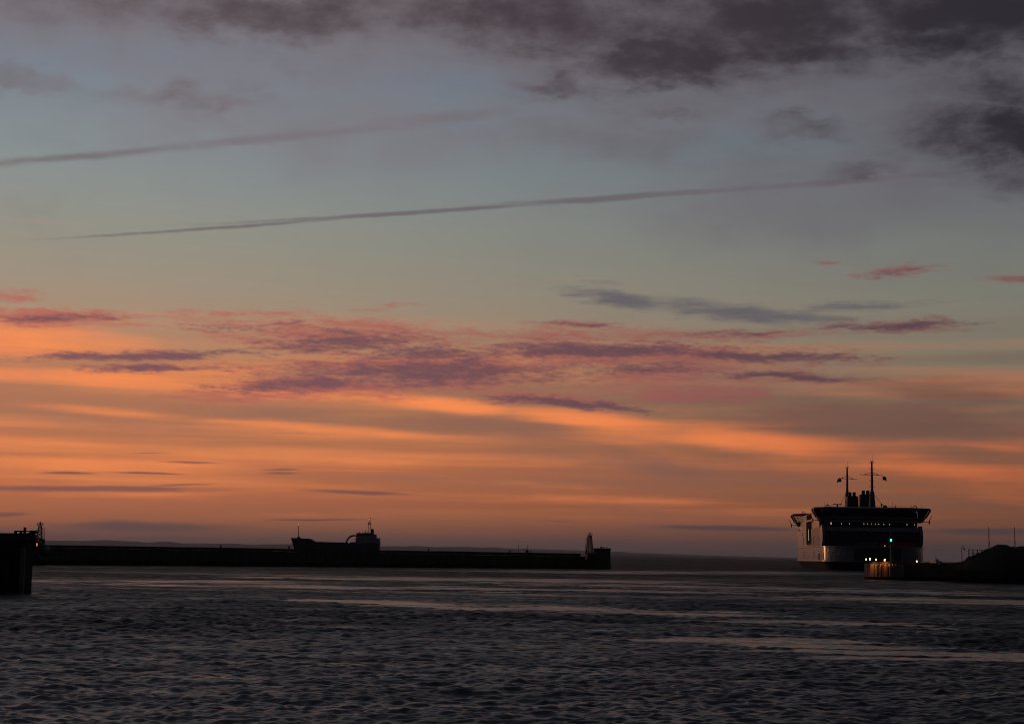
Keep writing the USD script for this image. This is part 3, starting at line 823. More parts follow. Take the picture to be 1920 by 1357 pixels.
sg_c = at(1672.5, 1050, 259)
sig = thing('signal_column', 'dark green signal column on the quay head with a bright green light', 'signal light', (sg_c[0], sg_c[1], ZT + 0.272))
part('column', loft([[(math.cos(a) * k, math.sin(a) * k, z) for a in np.linspace(0, 6.2832, 14, endpoint=False)] for z, k in ((0, 0.42), (0.1, 0.42), (0.14, 0.33), (2.9, 0.29), (3.0, 0.2), (4.2, 0.17))]), 'greentower', sig)
part('top_housing', join(bar((0.1, 0, 4.0), (0.1, 0, 4.35), 0.28, 0.3, 10), bar((0.1, 0, 4.35), (0.1, 0, 4.75), 0.32, 0.1, 10)), 'iron', sig)
ls = part('signal_box', box(-0.42, 0.12, -0.3, 0.1, 2.95, 4.0, 0.04), 'iron', sig)
part('green_lens', bar((-0.2, -0.302, 3.32), (-0.2, -0.36, 3.32), 0.15, 0.13, 14), 'green_light', ls)
part('dark_lens', bar((-0.2, -0.302, 3.72), (-0.2, -0.35, 3.72), 0.12, 0.11, 14), 'black_glass', ls)
part('visor', prism_xz([(-0.36 + 0, 3.36), (-0.33, 3.44), (-0.2, 3.5), (-0.07, 3.44), (-0.04, 3.36), (-0.01, 3.37), (-0.05, 3.47), (-0.2, 3.54), (-0.35, 3.47), (-0.39, 3.37)], -0.5, -0.3), 'iron', ls)
part('base_plate', bar((0, 0, -0.002), (0, 0, 0.06), 0.55, 0.55, 14), 'iron', sig)

# ------------------------------------------------------------------ mound behind the quay
def make_mound():
    pts = [(1786, 1057), (1804, 1055.5), (1818, 1048), (1830, 1041), (1840, 1036), (1852, 1031), (1862, 1025), (1872, 1022), (1884, 1021.5), (1893, 1023.5), (1901, 1027), (1908, 1025), (1925, 1024), (1960, 1020), (2010, 1018), (2080, 1024), (2150, 1040), (2200, 1058)]
    xs = np.arange(1786, 2200, 3.0)
    ys = np.interp(xs, [p[0] for p in pts], [p[1] for p in pts])
    k = np.ones(3) / 3
    ys[1:-1] = np.convolve(ys, k, 'valid')
    secs = []
    for x, y in zip(xs, ys):
        c = at(x, y, 243)
        row = []
        for i, t in enumerate(np.linspace(-1, 1, 21)):
            w = (1 - t * t) ** 0.9
            yy = 243 + t * 9
            nz = meshkit.fbm(np.array([[x / 9.0, t * 5, 1.0]]), 4, 4)[0] - 0.5
            row.append((c[0], yy, ZT - 0.6 + max(c[2] - ZT + 0.6, 0.05) * w + nz * 0.5 * min(1, w * 2)))
        secs.append(row)
    p = usdkit.mesh(stage, '/World/earth_mound', loft(secs), L['earth'], smooth=30).GetPrim()
    tag(p, 'dark rough mound of earth and stones at the right edge', 'mound')
    # grass and scrub that breaks its outline
    r = np.random.default_rng(3)
    ms = []
    S = np.array(secs)
    for _ in range(2600):
        i, j = r.integers(2, len(xs) - 2), r.integers(5, 16)
        p0 = S[i, j] + r.uniform(-0.1, 0.1, 3)
        h = r.uniform(0.06, 0.28)
        lean = r.normal(0, 0.09, 2)
        a = r.uniform(0, 3.14)
        w = 0.02
        v = [p0 + (math.cos(a) * w, math.sin(a) * w, -0.04), p0 - (math.cos(a) * w, math.sin(a) * w, 0.04), p0 + (lean[0], lean[1], h)]
        ms.append(v)
    v = np.array(ms).reshape(-1, 3)
    g = usdkit.mesh(stage, '/World/mound_grass', (v, np.arange(len(v)).reshape(-1, 3)), L['grass']).GetPrim()
    tag(g, 'thin rough grass growing over the earth mound', 'grass', None, 'stuff')
    return S


MOUND = make_mound()


def ground_at(x):
    S = MOUND[:, 10]
    return float(np.interp(x, S[:, 0], S[:, 2]))


lp = at(1803.7, 1055, 243)
post = thing('lamp_post', 'thin post with a hanging lantern at the left foot of the mound', 'lamp post', (lp[0], lp[1], 0))
zl = at(1805, 1023, 243)[2]
part('post', join(bar((0, 0, 1.5), (0, 0, zl - 0.25), 0.05, 0.04, 8)), 'iron', post)
part('arm', path_bar([(0, 0, zl - 0.26)] + [(0.16 - 0.16 * math.cos(a), 0, zl - 0.25 + 0.22 * math.sin(a)) for a in np.linspace(0, math.pi * 0.95, 9)], 0.032, 6), 'iron', post)
part('lantern', loft([[(0.33 + math.cos(a) * k, math.sin(a) * k, z) for a in np.linspace(0, 6.2832, 10, endpoint=False)] for z, k in ((zl - 0.24, 0.04), (zl - 0.3, 0.07), (zl - 0.42, 0.1), (zl - 0.52, 0.15), (zl - 0.54, 0.13))]), 'iron', post)

fz = at(1816.5, 1030, 243)[2]
fe = thing('railing', 'open post and rail fence climbing the left flank of the mound', 'fence', (0, 243.2, 0))
fx = []
for px in (1816.5, 1824.5, 1832.5, 1839.5, 1847.5):
    x = at(px, 1031, 243.2)[0]
    fx.append(x)
    zg = ground_at(x) - 0.5
    part('fence_post', box(x - 0.055, x + 0.055, -0.06, 0.06, zg, fz + (0.06 if px < 1820 else 0.0)), 'timber', fe)
part('top_rail', bar((fx[0] - 0.06, -0.09, fz), (fx[-1] + 0.06, -0.09, fz - 0.02), 0.035, None, 6), 'timber', fe)
part('middle_rail', bar((fx[0] - 0.06, -0.09, fz - 0.44), (fx[2] + 0.1, -0.09, fz - 0.46), 0.035, None, 6), 'timber', fe)

for px, ptop, lab in ((1854.5, 989.5, 'left one of the two bare poles standing on the mound'), (1903, 990, 'right one of the two bare poles, in the dip near the picture edge')):
    c = at(px, 1030, 244)
    fp = thing('flagpole', lab, 'pole', (c[0], c[1], 0), 0, 'bare poles on the mound')
    zt = at(px, ptop, 244)[2]
    part('pole', bar((0, 0, ground_at(c[0]) - 0.6), (0, 0, zt), 0.07, 0.045, 8), 'pole', fp)
    part('truck', ball((0, 0, zt + 0.03), 0.07, 1), 'pole', fp)
    part('cleat', box(0.06, 0.12, -0.02, 0.02, ground_at(c[0]) + 0.5, ground_at(c[0]) + 0.75), 'iron', fp)


# ------------------------------------------------------------------ ferry
YAW = 5.0
uy = np.array([math.sin(math.radians(YAW)), math.cos(math.radians(YAW))])
near = np.array([at(1635, 1000, 484)[0], 484.0])
fc = near + uy * 42
ferry = thing('car_ferry', 'big double-ended car ferry coming in on the right, glowing on its left flank', 'ferry', (fc[0], fc[1], 0), -YAW)
B = 14.0


def half(y, k=1.0, end=55.0):
    a = abs(y)
    if a <= 41:
        return B * k
    t = min((a - 41) / (end - 41), 1.0)
    return B * k * max(1 - t ** 2.5, 0.0) ** 0.5


def plan(z, k, end, n=40):
    """Outline of the hull at height z."""
    ys = np.concatenate([-end + (end - 41) * (1 - np.cos(np.linspace(0, math.pi / 2, n))), [-12, 12], end - (end - 41) * (1 - np.cos(np.linspace(math.pi / 2, 0, n)))])
    l = [(-max(half(y, k, end), 0.05), y, z) for y in ys]
    r_ = [(max(half(y, k, end), 0.05), y, z) for y in ys[::-1]]
    return l + r_


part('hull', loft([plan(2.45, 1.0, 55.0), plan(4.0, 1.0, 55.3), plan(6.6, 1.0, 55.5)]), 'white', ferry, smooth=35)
part('boot_topping', loft([plan(-2.0, 0.78, 47.0), plan(0.0, 0.88, 50.0), plan(1.4, 0.955, 52.5), plan(2.449, 0.992, 54.8)]), 'dark', ferry, 'dark lower hull curving in to the waterline', smooth=35)
part('rubbing_strake', loft([plan(2.25, 1.012, 55.1), plan(2.3, 1.022, 55.3), plan(2.62, 1.022, 55.4), plan(2.7, 1.012, 55.2)]), 'white', ferry, smooth=35)
part('upper_strake', loft([plan(6.3, 1.006, 55.6), plan(6.36, 1.012, 55.7), plan(6.66, 1.012, 55.7)]), 'white', ferry, smooth=35)
def bow_panel_plan(z, end, grow):
    ys = -end + (end - 41) * (1 - np.cos(np.linspace(0, 0.42, 14)))
    ys = [y for y in ys if half(y, 1.0, end) < 6.4]
    o = [(-max(half(y, 1.0, end), 0.05), y - grow, z) for y in ys[::-1]] + [(max(half(y, 1.0, end), 0.05), y - grow, z) for y in ys[1:]]
    b = [(x * 0.98, y + 0.4, z) for x, y, _ in o[::-1]]
    return o + b


part('bow_panel', loft([bow_panel_plan(2.75, 55.05, 0.03), bow_panel_plan(4.0, 55.3, 0.03), bow_panel_plan(6.25, 55.46, 0.03)]), 'navy', ferry, 'dark navy panel in the middle of the bow', smooth=35)  # navy panel laid over the white hull across the bow
part('bow_panel_seam', join(bar((0, -55.36, 2.8), (0, -55.52, 6.2), 0.05, None, 4)), 'hollow', ferry)
# lower house: recessed end walls under an open mooring deck
part('lower_house', box(-13.2, 13.2, -41, 41, 6.662, 12.0, 0.15), 'navy', ferry, smooth=False)
for s in (-1, 1):
    x0, x1 = (s * 13.99, s * 13.25) if s < 0 else (s * 13.25, s * 13.99)
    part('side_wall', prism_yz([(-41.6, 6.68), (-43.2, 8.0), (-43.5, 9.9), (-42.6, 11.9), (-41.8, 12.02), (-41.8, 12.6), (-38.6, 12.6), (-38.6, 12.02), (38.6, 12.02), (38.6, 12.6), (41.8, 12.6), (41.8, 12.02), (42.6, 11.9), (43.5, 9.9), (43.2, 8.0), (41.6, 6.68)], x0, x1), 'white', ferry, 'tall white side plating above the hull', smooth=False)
    c0, c1 = (-13.9, -8.5) if s < 0 else (8.5, 13.9)
    part('side_casing', box(c0, c1, -33, 36, 12.03, 16.6, 0.12), 'white', ferry, smooth=False)
# tall dark recess, its cross-piece, the doors and ports of the flank that faces the sunset
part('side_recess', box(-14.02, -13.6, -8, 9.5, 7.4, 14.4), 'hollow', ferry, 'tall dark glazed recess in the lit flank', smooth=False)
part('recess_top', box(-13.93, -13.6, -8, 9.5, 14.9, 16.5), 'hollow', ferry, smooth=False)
rl = part('recess_lamp', box(-14.06, -14.025, -0.6, 1.6, 8.6, 12.0), 'recess_glow', ferry, 'pale lit strip inside the dark recess', smooth=False)
for y, z0, z1 in ((18, 3.2, 5.4), (19, 7.4, 9.8), (-16, 7.4, 9.7), (-17, 3.4, 5.2), (-33, 8.2, 9.6), (24, 10.1, 11.3), (-44, 3.0, 4.6)):
    part('side_port', box(-max(half(y, 1.0, 55.2), 0) - 0.03 if z0 < 6.6 else -14.03, -13.7 if abs(y) < 40 else -half(y, 1.0, 55.2) + 0.1, y - 0.55, y + 0.55, z0, z1), 'hollow', ferry, smooth=False)
for k in range(13):
    y = -36 + k * 3.4
    part('frame_rib', box(-14.05, -13.98, y - 0.07, y + 0.07, 6.7, 9.0 if -9 < y < 10.5 else 11.9), 'white', ferry, smooth=False)
part('pilot_door', box(-14.0 - 0.25, -13.9, -34.2, -32.2, 2.75, 4.6), 'white', ferry, 'door plate standing proud of the lit lower hull', smooth=False)
# front: bulwark, windows, mooring opening
for s in (-1, 1):
    ya, yb = (-43.2, -41.02) if s < 0 else (41.02, 43.2)
    part('end_bulwark', box(-13.2, 13.2, ya, yb, 10.9, 12.05, 0.06), 'white', ferry, smooth=False)
    for k in range(14):
        x = -12.2 + k * 1.9
        part('lounge_window', box(x - 0.75, x + 0.75, s * 41.06 - 0.05, s * 41.06 + 0.05, 9.2, 10.6), 'black_glass', ferry, smooth=False)
    part('deck_beam', box(-12.6, 12.6, min(s * 41.02, s * 42.4), max(s * 41.02, s * 42.4), 8.55, 8.9), 'navy', ferry, smooth=False)
part('bow_ramp', prism_xz([(1.8, 6.67), (1.6, 7.0), (1.7, 7.7), (2.2, 7.95), (10.9, 7.85), (11.4, 7.5), (11.3, 6.67)], -46.2, -45.2), 'red', ferry, 'dark red beam across the bow deck', smooth=False)
part('bow_fender', prism_xz([(-4.0, 6.67), (-4.1, 7.6), (-3.5, 8.1), (0.9, 8.0), (1.3, 7.6), (1.2, 6.67)], -45.8, -44.9), 'olive', ferry, 'dull yellowish beam on the bow deck', smooth=False)
for x in (2.4, 4.2):
    part('bow_lamp', ball((x, -50.6, 6.92), 0.1, 1, (1.6, 1, 0.8)), 'white_light', ferry)
part('bow_rail', join([bar((x, -half(0) * 0 - 51.0 + abs(x) * 0.08, 6.6), (x, -51.0 + abs(x) * 0.08, 7.6), 0.04, None, 4) for x in np.linspace(-6, 6, 9)] + [bar((-6, -50.5, 7.6), (0, -51.0, 7.6), 0.04, None, 4), bar((0, -51.0, 7.6), (6, -50.5, 7.6), 0.04, None, 4)]), 'steel', ferry)
# deck under the bridge, set back, with a row of lit lamps
part('lounge', box(-11.8, 11.8, -36.5, 36.5, 12.002, 13.55), 'dark', ferry, smooth=False)
lx = [-13.2 + 0] and [(1558.5, 977), (1578, 977.5), (1593, 979), (1620, 979), (1627, 979.3), (1634, 979.6), (1641.5, 979.8), (1648, 980), (1657.5, 981.5), (1668.5, 982), (1701, 982), (1715.5, 982.5)]
for i, (px, py) in enumerate(lx):
    d = ray(px, 1000)
    # meet the vertical plane just in front of the set-back wall
    o = fc - uy * 36.9
    nrm = uy
    t = (o @ nrm) / (d[:2] @ nrm)
    P = d[:2] * t - fc
    lxx = P[0] * math.cos(math.radians(YAW)) - P[1] * math.sin(math.radians(YAW))
    z = 13.15 if i != 0 else 13.2
    part('deck_lamp', ball((float(np.clip(lxx, -12.4, 12.6)), -36.75, z - 0.05 * abs(lxx) / 14), 0.12 if i else 0.22, 1, (0.8, 0.8, 1.5)), 'deck_lamp', ferry)


def wheelhouse(s):
    """One bridge across the ship; s = -1 at the end nearer to us."""
    yc = s * 38.5
    f = lambda y: (min(yc + s * y[0], yc + s * y[1]), max(yc + s * y[0], yc + s * y[1]))
    wh = part('wheelhouse', prism_xz([(-14.1, 13.56), (14.1, 13.56), (14.9, 14.75), (-14.9, 14.75)], *f((-3.4, 3.6))), 'navy', ferry, 'wide bridge with overhanging wings', smooth=False)
    part('roof', hull([(x * 16.35, y, 17.05) for x in (-1, 1) for y in f((-4.0, 4.6))] + [(x * 16.0, y, 17.55) for x in (-1, 1) for y in f((-3.8, 4.3))] + [(x * 12.0, y, 17.8) for x in (-1, 1) for y in f((-2.5, 3.0))]), 'navy', wh, smooth=False)
    part('sill', prism_xz([(-14.95, 14.752), (14.95, 14.752), (15.0, 14.95), (-15.0, 14.95)], *f((-3.5, 3.85))), 'white', wh, smooth=False)
    # sloping panes: front, wing tips; solid wall behind between the wings
    n = 18
    xs = np.linspace(-1, 1, n + 1)
    yf0, yf1 = yc + s * 3.7, yc + s * 4.25
    for i in range(n):
        a0, b0, a1, b1 = xs[i] * 14.9, xs[i + 1] * 14.9, xs[i] * 16.2, xs[i + 1] * 16.2
        e = 0.08
        part('pane', hull([(a0 + e, yf0, 14.96), (b0 - e, yf0, 14.96), (a1 + e, yf1, 17.04), (b1 - e, yf1, 17.04), (a0 + e, yf0 - s * .04, 14.96), (b0 - e, yf0 - s * .04, 14.96), (a1 + e, yf1 - s * .04, 17.04), (b1 - e, yf1 - s * .04, 17.04)]), 'pane', wh, smooth=False)
    for i in range(n + 1):
        part('mullion', bar((xs[i] * 14.9, yf0, 14.95), (xs[i] * 16.2, yf1, 17.05), 0.08, None, 4), 'dark', wh)
    for sx in (-1, 1):
        part('wing_frame', bar((sx * 14.95, yc - s * 3.3, 14.9), (sx * 16.2, yc - s * 3.6, 17.05), 0.22, None, 4), 'dark', wh)
        part('wing_frame', bar((sx * 14.95, yc + s * 3.5, 14.9), (sx * 16.2, yc + s * 4.1, 17.05), 0.26, None, 4), 'dark', wh)
        part('wing_bracket', join(bar((sx * 14.6, yc + s * 1.2, 13.9), (sx * 16.6, yc + s * 1.2, 13.9), 0.09, None, 5), bar((sx * 16.3, yc + s * 1.2, 13.2), (sx * 16.3, yc + s * 1.2, 14.4), 0.16, None, 6), bar((sx * 16.4, yc + s * 1.2, 14.3), (sx * 17.0, yc + s * 1.2, 15.7), 0.08, None, 5)), 'dark', wh)
        part('rail_loop', ring((sx * 12.2, yc + s * 2.0, 17.75), 0.55, 0.11, 'y', 0, 180, 10), 'dark', wh)
        part('whip_aerial', bar((sx * 12.9, yc, 17.5), (sx * 12.9, yc, 19.1), 0.05, 0.03, 4), 'dark', wh)
    if s < 0:
        for sx in (-1, 1):
            m = prism_xz([(sx * 13.55, 14.96), (sx * 14.7, 14.96), (sx * 15.95, 17.04), (sx * 13.55, 17.04)][::1 if sx > 0 else -1], *f((-2.6, -2.4)))
            part('wing_panel', m, 'dark', wh, smooth=False)
            part('wing_door', hull([(sx * a, yc + s * b, z) for a, z in ((14.72, 14.96), (14.8, 14.96), (16.0, 17.04), (15.92, 17.04)) for b in (-2.4, 2.2)]), 'dark', wh, smooth=False)
    part('aft_wall', box(-13.2, 13.2, *f((-3.3, -3.1)), 14.96, 17.04), 'dark', wh, smooth=False)
    part('console', box(-10.5, 10.5, *f((1.2, 2.2)), 14.96, 16.1), 'dark', wh, smooth=False)
    part('soffit_edge', box(-14.0, 14.0, *f((3.61, 3.8)), 13.62, 13.95), 'white', wh, smooth=False)


wheelhouse(-1)
wheelhouse(1)
part('top_deck', box(-12.5, 12.5, -34, 34, 16.62, 17.2), 'deck', ferry, smooth=False)


def to_ship(px, py, ly):
    """Ship coordinates of what is seen at a place of the photograph at ship station ly."""
    d = ray(px, py)
    o = fc + uy * ly
    t = (o @ uy) / (d[:2] @ uy)
    P = d[:2] * t - fc
    c, s = math.cos(math.radians(YAW)), math.sin(math.radians(YAW))
    return P[0] * c - P[1] * s, EYE[2] + d[2] * t


for px0, px1, ptop, pipes, ptip, ly in ((1610.5, 1633, 926.5, (1618.5, 1627), 919.5, -9), (1586.5, 1608, 929.5, (1593.5, 1601.5), 922.5, 12)):
    (xa, zt), (xb, _) = to_ship(px0, ptop, ly), to_ship(px1, ptop, ly)
    fu = part('funnel', hull([(xa + 0.15 * k, ly + s * 2.2, z) for k, z in ((0, 17.22), (1, zt - 0.3), (4, zt))  for s in (-1, 1)] + [(xb - 0.15 * k, ly + s * 2.2, z) for k, z in ((0, 17.22), (1, zt - 0.3), (4, zt)) for s in (-1, 1)]), 'funnel', ferry, smooth=False)
    for q in pipes:
        x, z = to_ship(q, ptip, ly)
        for s in (-1, 1):
            part('exhaust_pipe', bar((x, ly + s * 0.9, zt - 0.05), (x, ly + s * 0.9, z), 0.42, 0.42, 10), 'funnel', fu)
    part('grille', box(xa + 0.5, xb - 0.5, ly - 2.26, ly - 2.22, 18.6, 20.2), 'dark', fu, smooth=False)


def mast(px, py_top, py_base, ly, tip, yard, flag, steps, wide):
    x, zt = to_ship(px, py_top, ly)
    _, zm = to_ship(px, py_base, ly)
    ms = part('mast', join(loft([[(x + math.cos(a) * k, ly + math.sin(a) * k, z) for a in np.linspace(0, 6.2832, 10, endpoint=False)] for z, k in ((17.0, wide), (zm, wide * 0.62), (zm + 1.5, 0.36), (zt, 0.24))])), 'steel', ferry)
    _, ztip = to_ship(px, tip, ly)
    part('aerial', join(bar((x + 0.25, ly, zt - 0.1), (x + 0.25, ly, ztip), 0.05, 0.03, 5), bar((x - 0.3, ly, zt - 0.2), (x - 0.45, ly, zt + 0.5), 0.05, None, 4), bar((x - 0.45, ly, zt - 0.1), (x + 0.5, ly, zt - 0.1), 0.06, None, 4), bar((x + 0.45, ly, zt - 0.2), (x + 0.5, ly, zt + 0.35), 0.05, None, 4)), 'steel', ms)
    (xl, zy), (xr, zy2), (_, za) = to_ship(yard[0], yard[2], ly), to_ship(yard[1], yard[3], ly), to_ship(px, yard[4], ly)
    part('yard', join(bar((xl, ly, zy), (x, ly, (zy + zy2) / 2), 0.07, None, 5), bar((x, ly, (zy + zy2) / 2), (xr, ly, zy2), 0.07, None, 5), bar((x + (xl - x) * 0.62, ly, zy), (x, ly, za), 0.07, None, 5), bar((x + (xr - x) * 0.62, ly, zy2), (x, ly, za), 0.07, None, 5),
                      bar((x + (xl - x) * 0.6, ly, zy), (x + (xl - x) * 0.6, ly, zy + 0.35), 0.14, None, 5), bar((x + (xr - x) * 0.55, ly, zy2), (x + (xr - x) * 0.55, ly, zy2 + 0.4), 0.14, None, 5), bar((xl, ly, zy - .1), (xl, ly, zy + 0.3), 0.07, None, 4)), 'steel', ms)
    z = zm + 0.6
    while z < zt and steps:
        part('step_light', join([bar((x + s * 0.3, ly, z), (x + s * 0.62, ly, z), 0.05, None, 4) for s in (-1, 1)] + [bar((x + s * 0.6, ly, z - 0.12), (x + s * 0.6, ly, z + 0.2), 0.09, None, 5) for s in (-1, 1)]), 'steel', ms)
        z += 1.75
    (fx0, fz0), (fx1, fz1) = to_ship(flag[0], flag[1], ly), to_ship(flag[2], flag[3], ly)
    nx, nz = 10, 6
    v = [(fx0 + (fx1 - fx0) * i / nx, ly + 0.18 * math.sin(i * 0.9) * i / nx, fz0 + (fz1 - fz0) * j / nz - 0.45 * i / nx * (0.6 + 0.5 * math.sin(i * .8)) - 0.12 * math.sin(j * 1.1) * i / nx) for j in range(nz + 1) for i in range(nx + 1)]
    fcs = [(j * (nx + 1) + i, j * (nx + 1) + i + 1, (j + 1) * (nx + 1) + i + 1, (j + 1) * (nx + 1) + i) for j in range(nz) for i in range(nx)]
    part('flag', (np.array(v), np.array(fcs)), 'flag', ms, smooth=True)
    part('halyard', bar((fx0, ly, fz0), (fx0, ly, max(zy, zy2) - 0.02), 0.03, None, 4), 'steel', ms)
    for s, dx in ((-1, -3.6), (1, 4.2)):
        part('stay', bar((x + s * 0.3, ly, zm + 0.4), (x + dx, ly - 1.5, 17.3), 0.06, None, 4), 'steel', ms)
    return ms


mast(1634.7, 864.5, 927, -20, 853.5, (1614, 1654.5, 889.5, 891, 884.5), (1654.8, 892.5, 1662.3, 899.5), True, 1.15)
mast(1588.3, 875.5, 926, 20, 864.5, (1573.5, 1607, 896.5, 898.5, 891.5), (1577.5, 896.5, 1569.8, 902.5), False, 0.95)

# roof furniture of the nearer bridge
x, z = to_ship(1659.5, 948, -30)
part('satellite_dome', join(bar((x, -30, 17.2), (x, -30, 17.9), 0.5, 0.45, 10), ball((x, -30, 18.2), 0.62, 2)), 'steel', ferry)
x, z = to_ship(1653, 944, -30)
part('search_light', join(bar((x, -30, 17.2), (x, -30, 18.6), 0.12, None, 6), ball((x, -30, 18.9), 0.3, 1)), 'dark', ferry)
x, z = to_ship(1678.5, 945, -31)
part('locker', join(box(x - 0.25, x + 0.25, -31.3, -30.7, 17.2, 18.3), bar((x, -31, 18.3), (x + 0.1, -31, 19.0), 0.06, None, 4)), 'dark', ferry)
x, z = to_ship(1570, 944, -30)
part('radar', join(bar((x, -30, 17.2), (x, -30, 18.7), 0.3, 0.2, 8), box(x - 1.3, x + 1.3, -30.12, -29.88, 18.72, 18.95)), 'dark', ferry)
for px, py in ((1552, 941), (1674, 940), (1709, 945), (1728.5, 945)):
    x, z = to_ship(px, py, -37)
    part('whip_aerial', bar((x, -37, 17.4), (x, -37, z), 0.05, 0.03, 4), 'dark', ferry)
part('top_rail', join([bar((xx, -34.2, 17.6), (xx, -34.2, 18.35), 0.03, None, 4) for xx in np.linspace(-12, 12, 17)] + [bar((-12, -34.2, 18.35), (12, -34.2, 18.35), 0.03, None, 4)]), 'steel', ferry)


# ------------------------------------------------------------------ cargo ship behind the breakwater
SC = 1150.0
so = at(630, 1033, SC)
K = SC / FPX
coaster = thing('cargo_ship', 'small dark cargo ship lying behind the breakwater, bow to the left', 'cargo ship', (so[0], SC, 0), 0.95)


def cs(px, py):
    c = at(px, py, SC)
    return c[0] - so[0], c[2]


def slab(pts, w0, w1=None):
    """Profile seen from the side, given thickness across the ship."""
    return prism_xz([cs(*p) for p in pts], -w0, w0)


# hull: sections from bow to stern that narrow to the stem
secs = []
prof = [(545.6, 1007.6), (550, 1008), (558, 1008.4), (570, 1009), (584, 1010), (588, 1012.5), (592.5, 1015.4), (610, 1016.4), (640, 1017.6), (668, 1018.2), (690, 1017.5), (706, 1016), (712.4, 1012.2)]
for i, (px, py) in enumerate(prof):
    xt, zt = cs(px, py)
    xb = cs(min(556.5 + (px - 545.6) * 0.95, 712), 1030)[0]
    wt = min(1.0, 0.12 + (i / 4.5) ** 0.7) * 5.6
    wb = min(1.0, 0.02 + (i / 5.5) ** 0.9) * 5.3
    if i >= len(prof) - 2:
        wt *= 0.85
        wb *= 0.8
    secs.append([(xb, -wb * 0.8, -2.0), (xb, -wb, 1.0), ((xt * 2 + xb) / 3, -(wt + wb) / 2, zt * 0.62), (xt, -wt, zt), (xt, wt, zt), ((xt * 2 + xb) / 3, (wt + wb) / 2, zt * 0.62), (xb, wb, 1.0), (xb, wb * 0.8, -2.0)])
part('hull', loft(secs), 'coaster', coaster, smooth=40)
x0, z0 = cs(598, 1016)
x1, z1 = cs(652, 1018)
part('hatch_coaming', hull([(x0, s * 4.2, 6.6) for s in (-1, 1)] + [(x0, s * 4.2, z0 + 0.25) for s in (-1, 1)] + [(x1, s * 4.2, 6.6) for s in (-1, 1)] + [(x1, s * 4.2, z1 + 0.35) for s in (-1, 1)]), 'coaster', coaster, smooth=False)
for k in range(19):
    px = 594 + k * 3.1
    x, z = cs(px, 1015.6 + (px - 594) * 0.042)
    part('stanchion', bar((x, -4.4, z - 1.2), (x, -4.4, z + 0.62 + 0.2 * rng.random()), 0.1, None, 5), 'iron', coaster)
part('windlass', join(box(cs(560.5, 1007)[0] - 1.0, cs(560.5, 1007)[0] + 1.0, -1.6, 1.6, cs(560, 1009)[1], cs(560, 1006)[1], 0.15)), 'iron', coaster)
xm, zb = cs(559.6, 1008.5)
_, zt = cs(559.6, 983.5)
fm = part('foremast', join(bar((xm, 0, zb - 0.3), (xm, 0, zt), 0.3, 0.16, 8), bar((xm - 0.5, 0, zt - 1.0), (xm + 0.5, 0, zt - 1.0), 0.12, None, 5)), 'iron', coaster)
part('masthead_light', ball((xm - 0.05, -0.3, zt + 0.1), 0.2, 1, (1, 1, 1.4)), 'white_light', fm)
part('house', slab([(667.5, 1020), (667.5, 1009), (669.5, 1006), (669.5, 1001.5), (701.5, 1000.5), (703.5, 1001.6), (706, 1002.2), (706.5, 1009), (711.5, 1009), (712.2, 1018)], 4.8), 'coaster_white', coaster, smooth=False)
part('bridge_roof', slab([(668.2, 999.2), (699.5, 998.6), (700.5, 999.4), (700.5, 1000.2), (668.5, 1001.2)], 5.4), 'coaster_white', coaster, smooth=False)
for k in range(5):
    x, z = cs(672.5 + k * 5.4, 1003.3)
    part('bridge_window', box(x - 0.7, x + 0.7, -4.86, -4.8, z - 0.4, z + 0.5), 'black_glass', coaster, smooth=False)
for k in range(4):
    x, z = cs(674 + k * 8.0, 1010.5)
    part('port_window', box(x - 0.4, x + 0.4, -4.86, -4.8, z - 0.4, z + 0.4), 'black_glass', coaster, smooth=False)
part('stern_deck', join(slab([(704, 1009.2), (712.6, 1008.6), (712.8, 1009.6), (704, 1010.2)], 5.0), slab([(711.6, 1009.4), (712.6, 1009.4), (713.0, 1022), (711.8, 1022)], 4.6)), 'coaster_white', coaster, smooth=False)
part('funnel', slab([(694.6, 1000), (694.9, 993.5), (697, 991), (699.3, 990.8), (700.6, 993), (701, 1000)], 1.4), 'coaster', coaster, smooth=False)
mm = part('main_mast', join(*[bar((*cs(a, 998.5)[:1], w, cs(a, 998.5)[1]), (cs(b, 981)[0], w, cs(b, 981)[1]), 0.2, None, 6) for a, b in ((691.4, 691.6), (695.3, 695.1)) for w in (-0.5, 0.5)],
                            box(cs(689.4, 982)[0], cs(696, 982)[0], -0.9, 0.9, cs(690, 982)[1], cs(690, 980.3)[1]), bar((cs(693.6, 980)[0], 0, cs(693.6, 981)[1]), (cs(694, 971)[0], 0, cs(694, 971)[1]), 0.34, 0.16, 6),
                            bar((cs(691.4, 971)[0], 0, cs(691, 970.5)[1]), (cs(695.7, 971)[0], 0, cs(696, 970.5)[1]), 0.14, None, 5), bar((cs(690.4, 984)[0], 0, cs(690, 984)[1]), (cs(692, 976)[0], 0, cs(692, 977)[1]), 0.16, None, 5)), 'iron', coaster)
part('masthead_light', ball((cs(693.4, 973)[0], -0.45, cs(693.4, 973.2)[1]), 0.24, 1, (1, 1, 1.4)), 'white_light', mm)
for px, pt, r in ((672.5, 995.5, 0.12), (674.5, 997, 0.3), (680, 994.5, 0.1), (682.5, 996.2, 0.25), (686, 993, 0.32), (688.5, 995.8, 0.2)):
    x, z = cs(px, pt)
    part('roof_fitting', bar((x, 0.3, cs(px, 999)[1]), (x, 0.3, z), r, r * 0.8, 6), 'iron', coaster)
crane = part('deck_crane', path_bar([(cs(p, q)[0], -1.5, cs(p, q)[1]) for p, q in ((650, 1018), (650.4, 1013.8), (652.5, 1009.8), (656, 1006.3), (660, 1004.2), (664.5, 1003.6), (669, 1004.2))], 0.58, 7), 'red', coaster, 'knuckle crane arched down from the house')
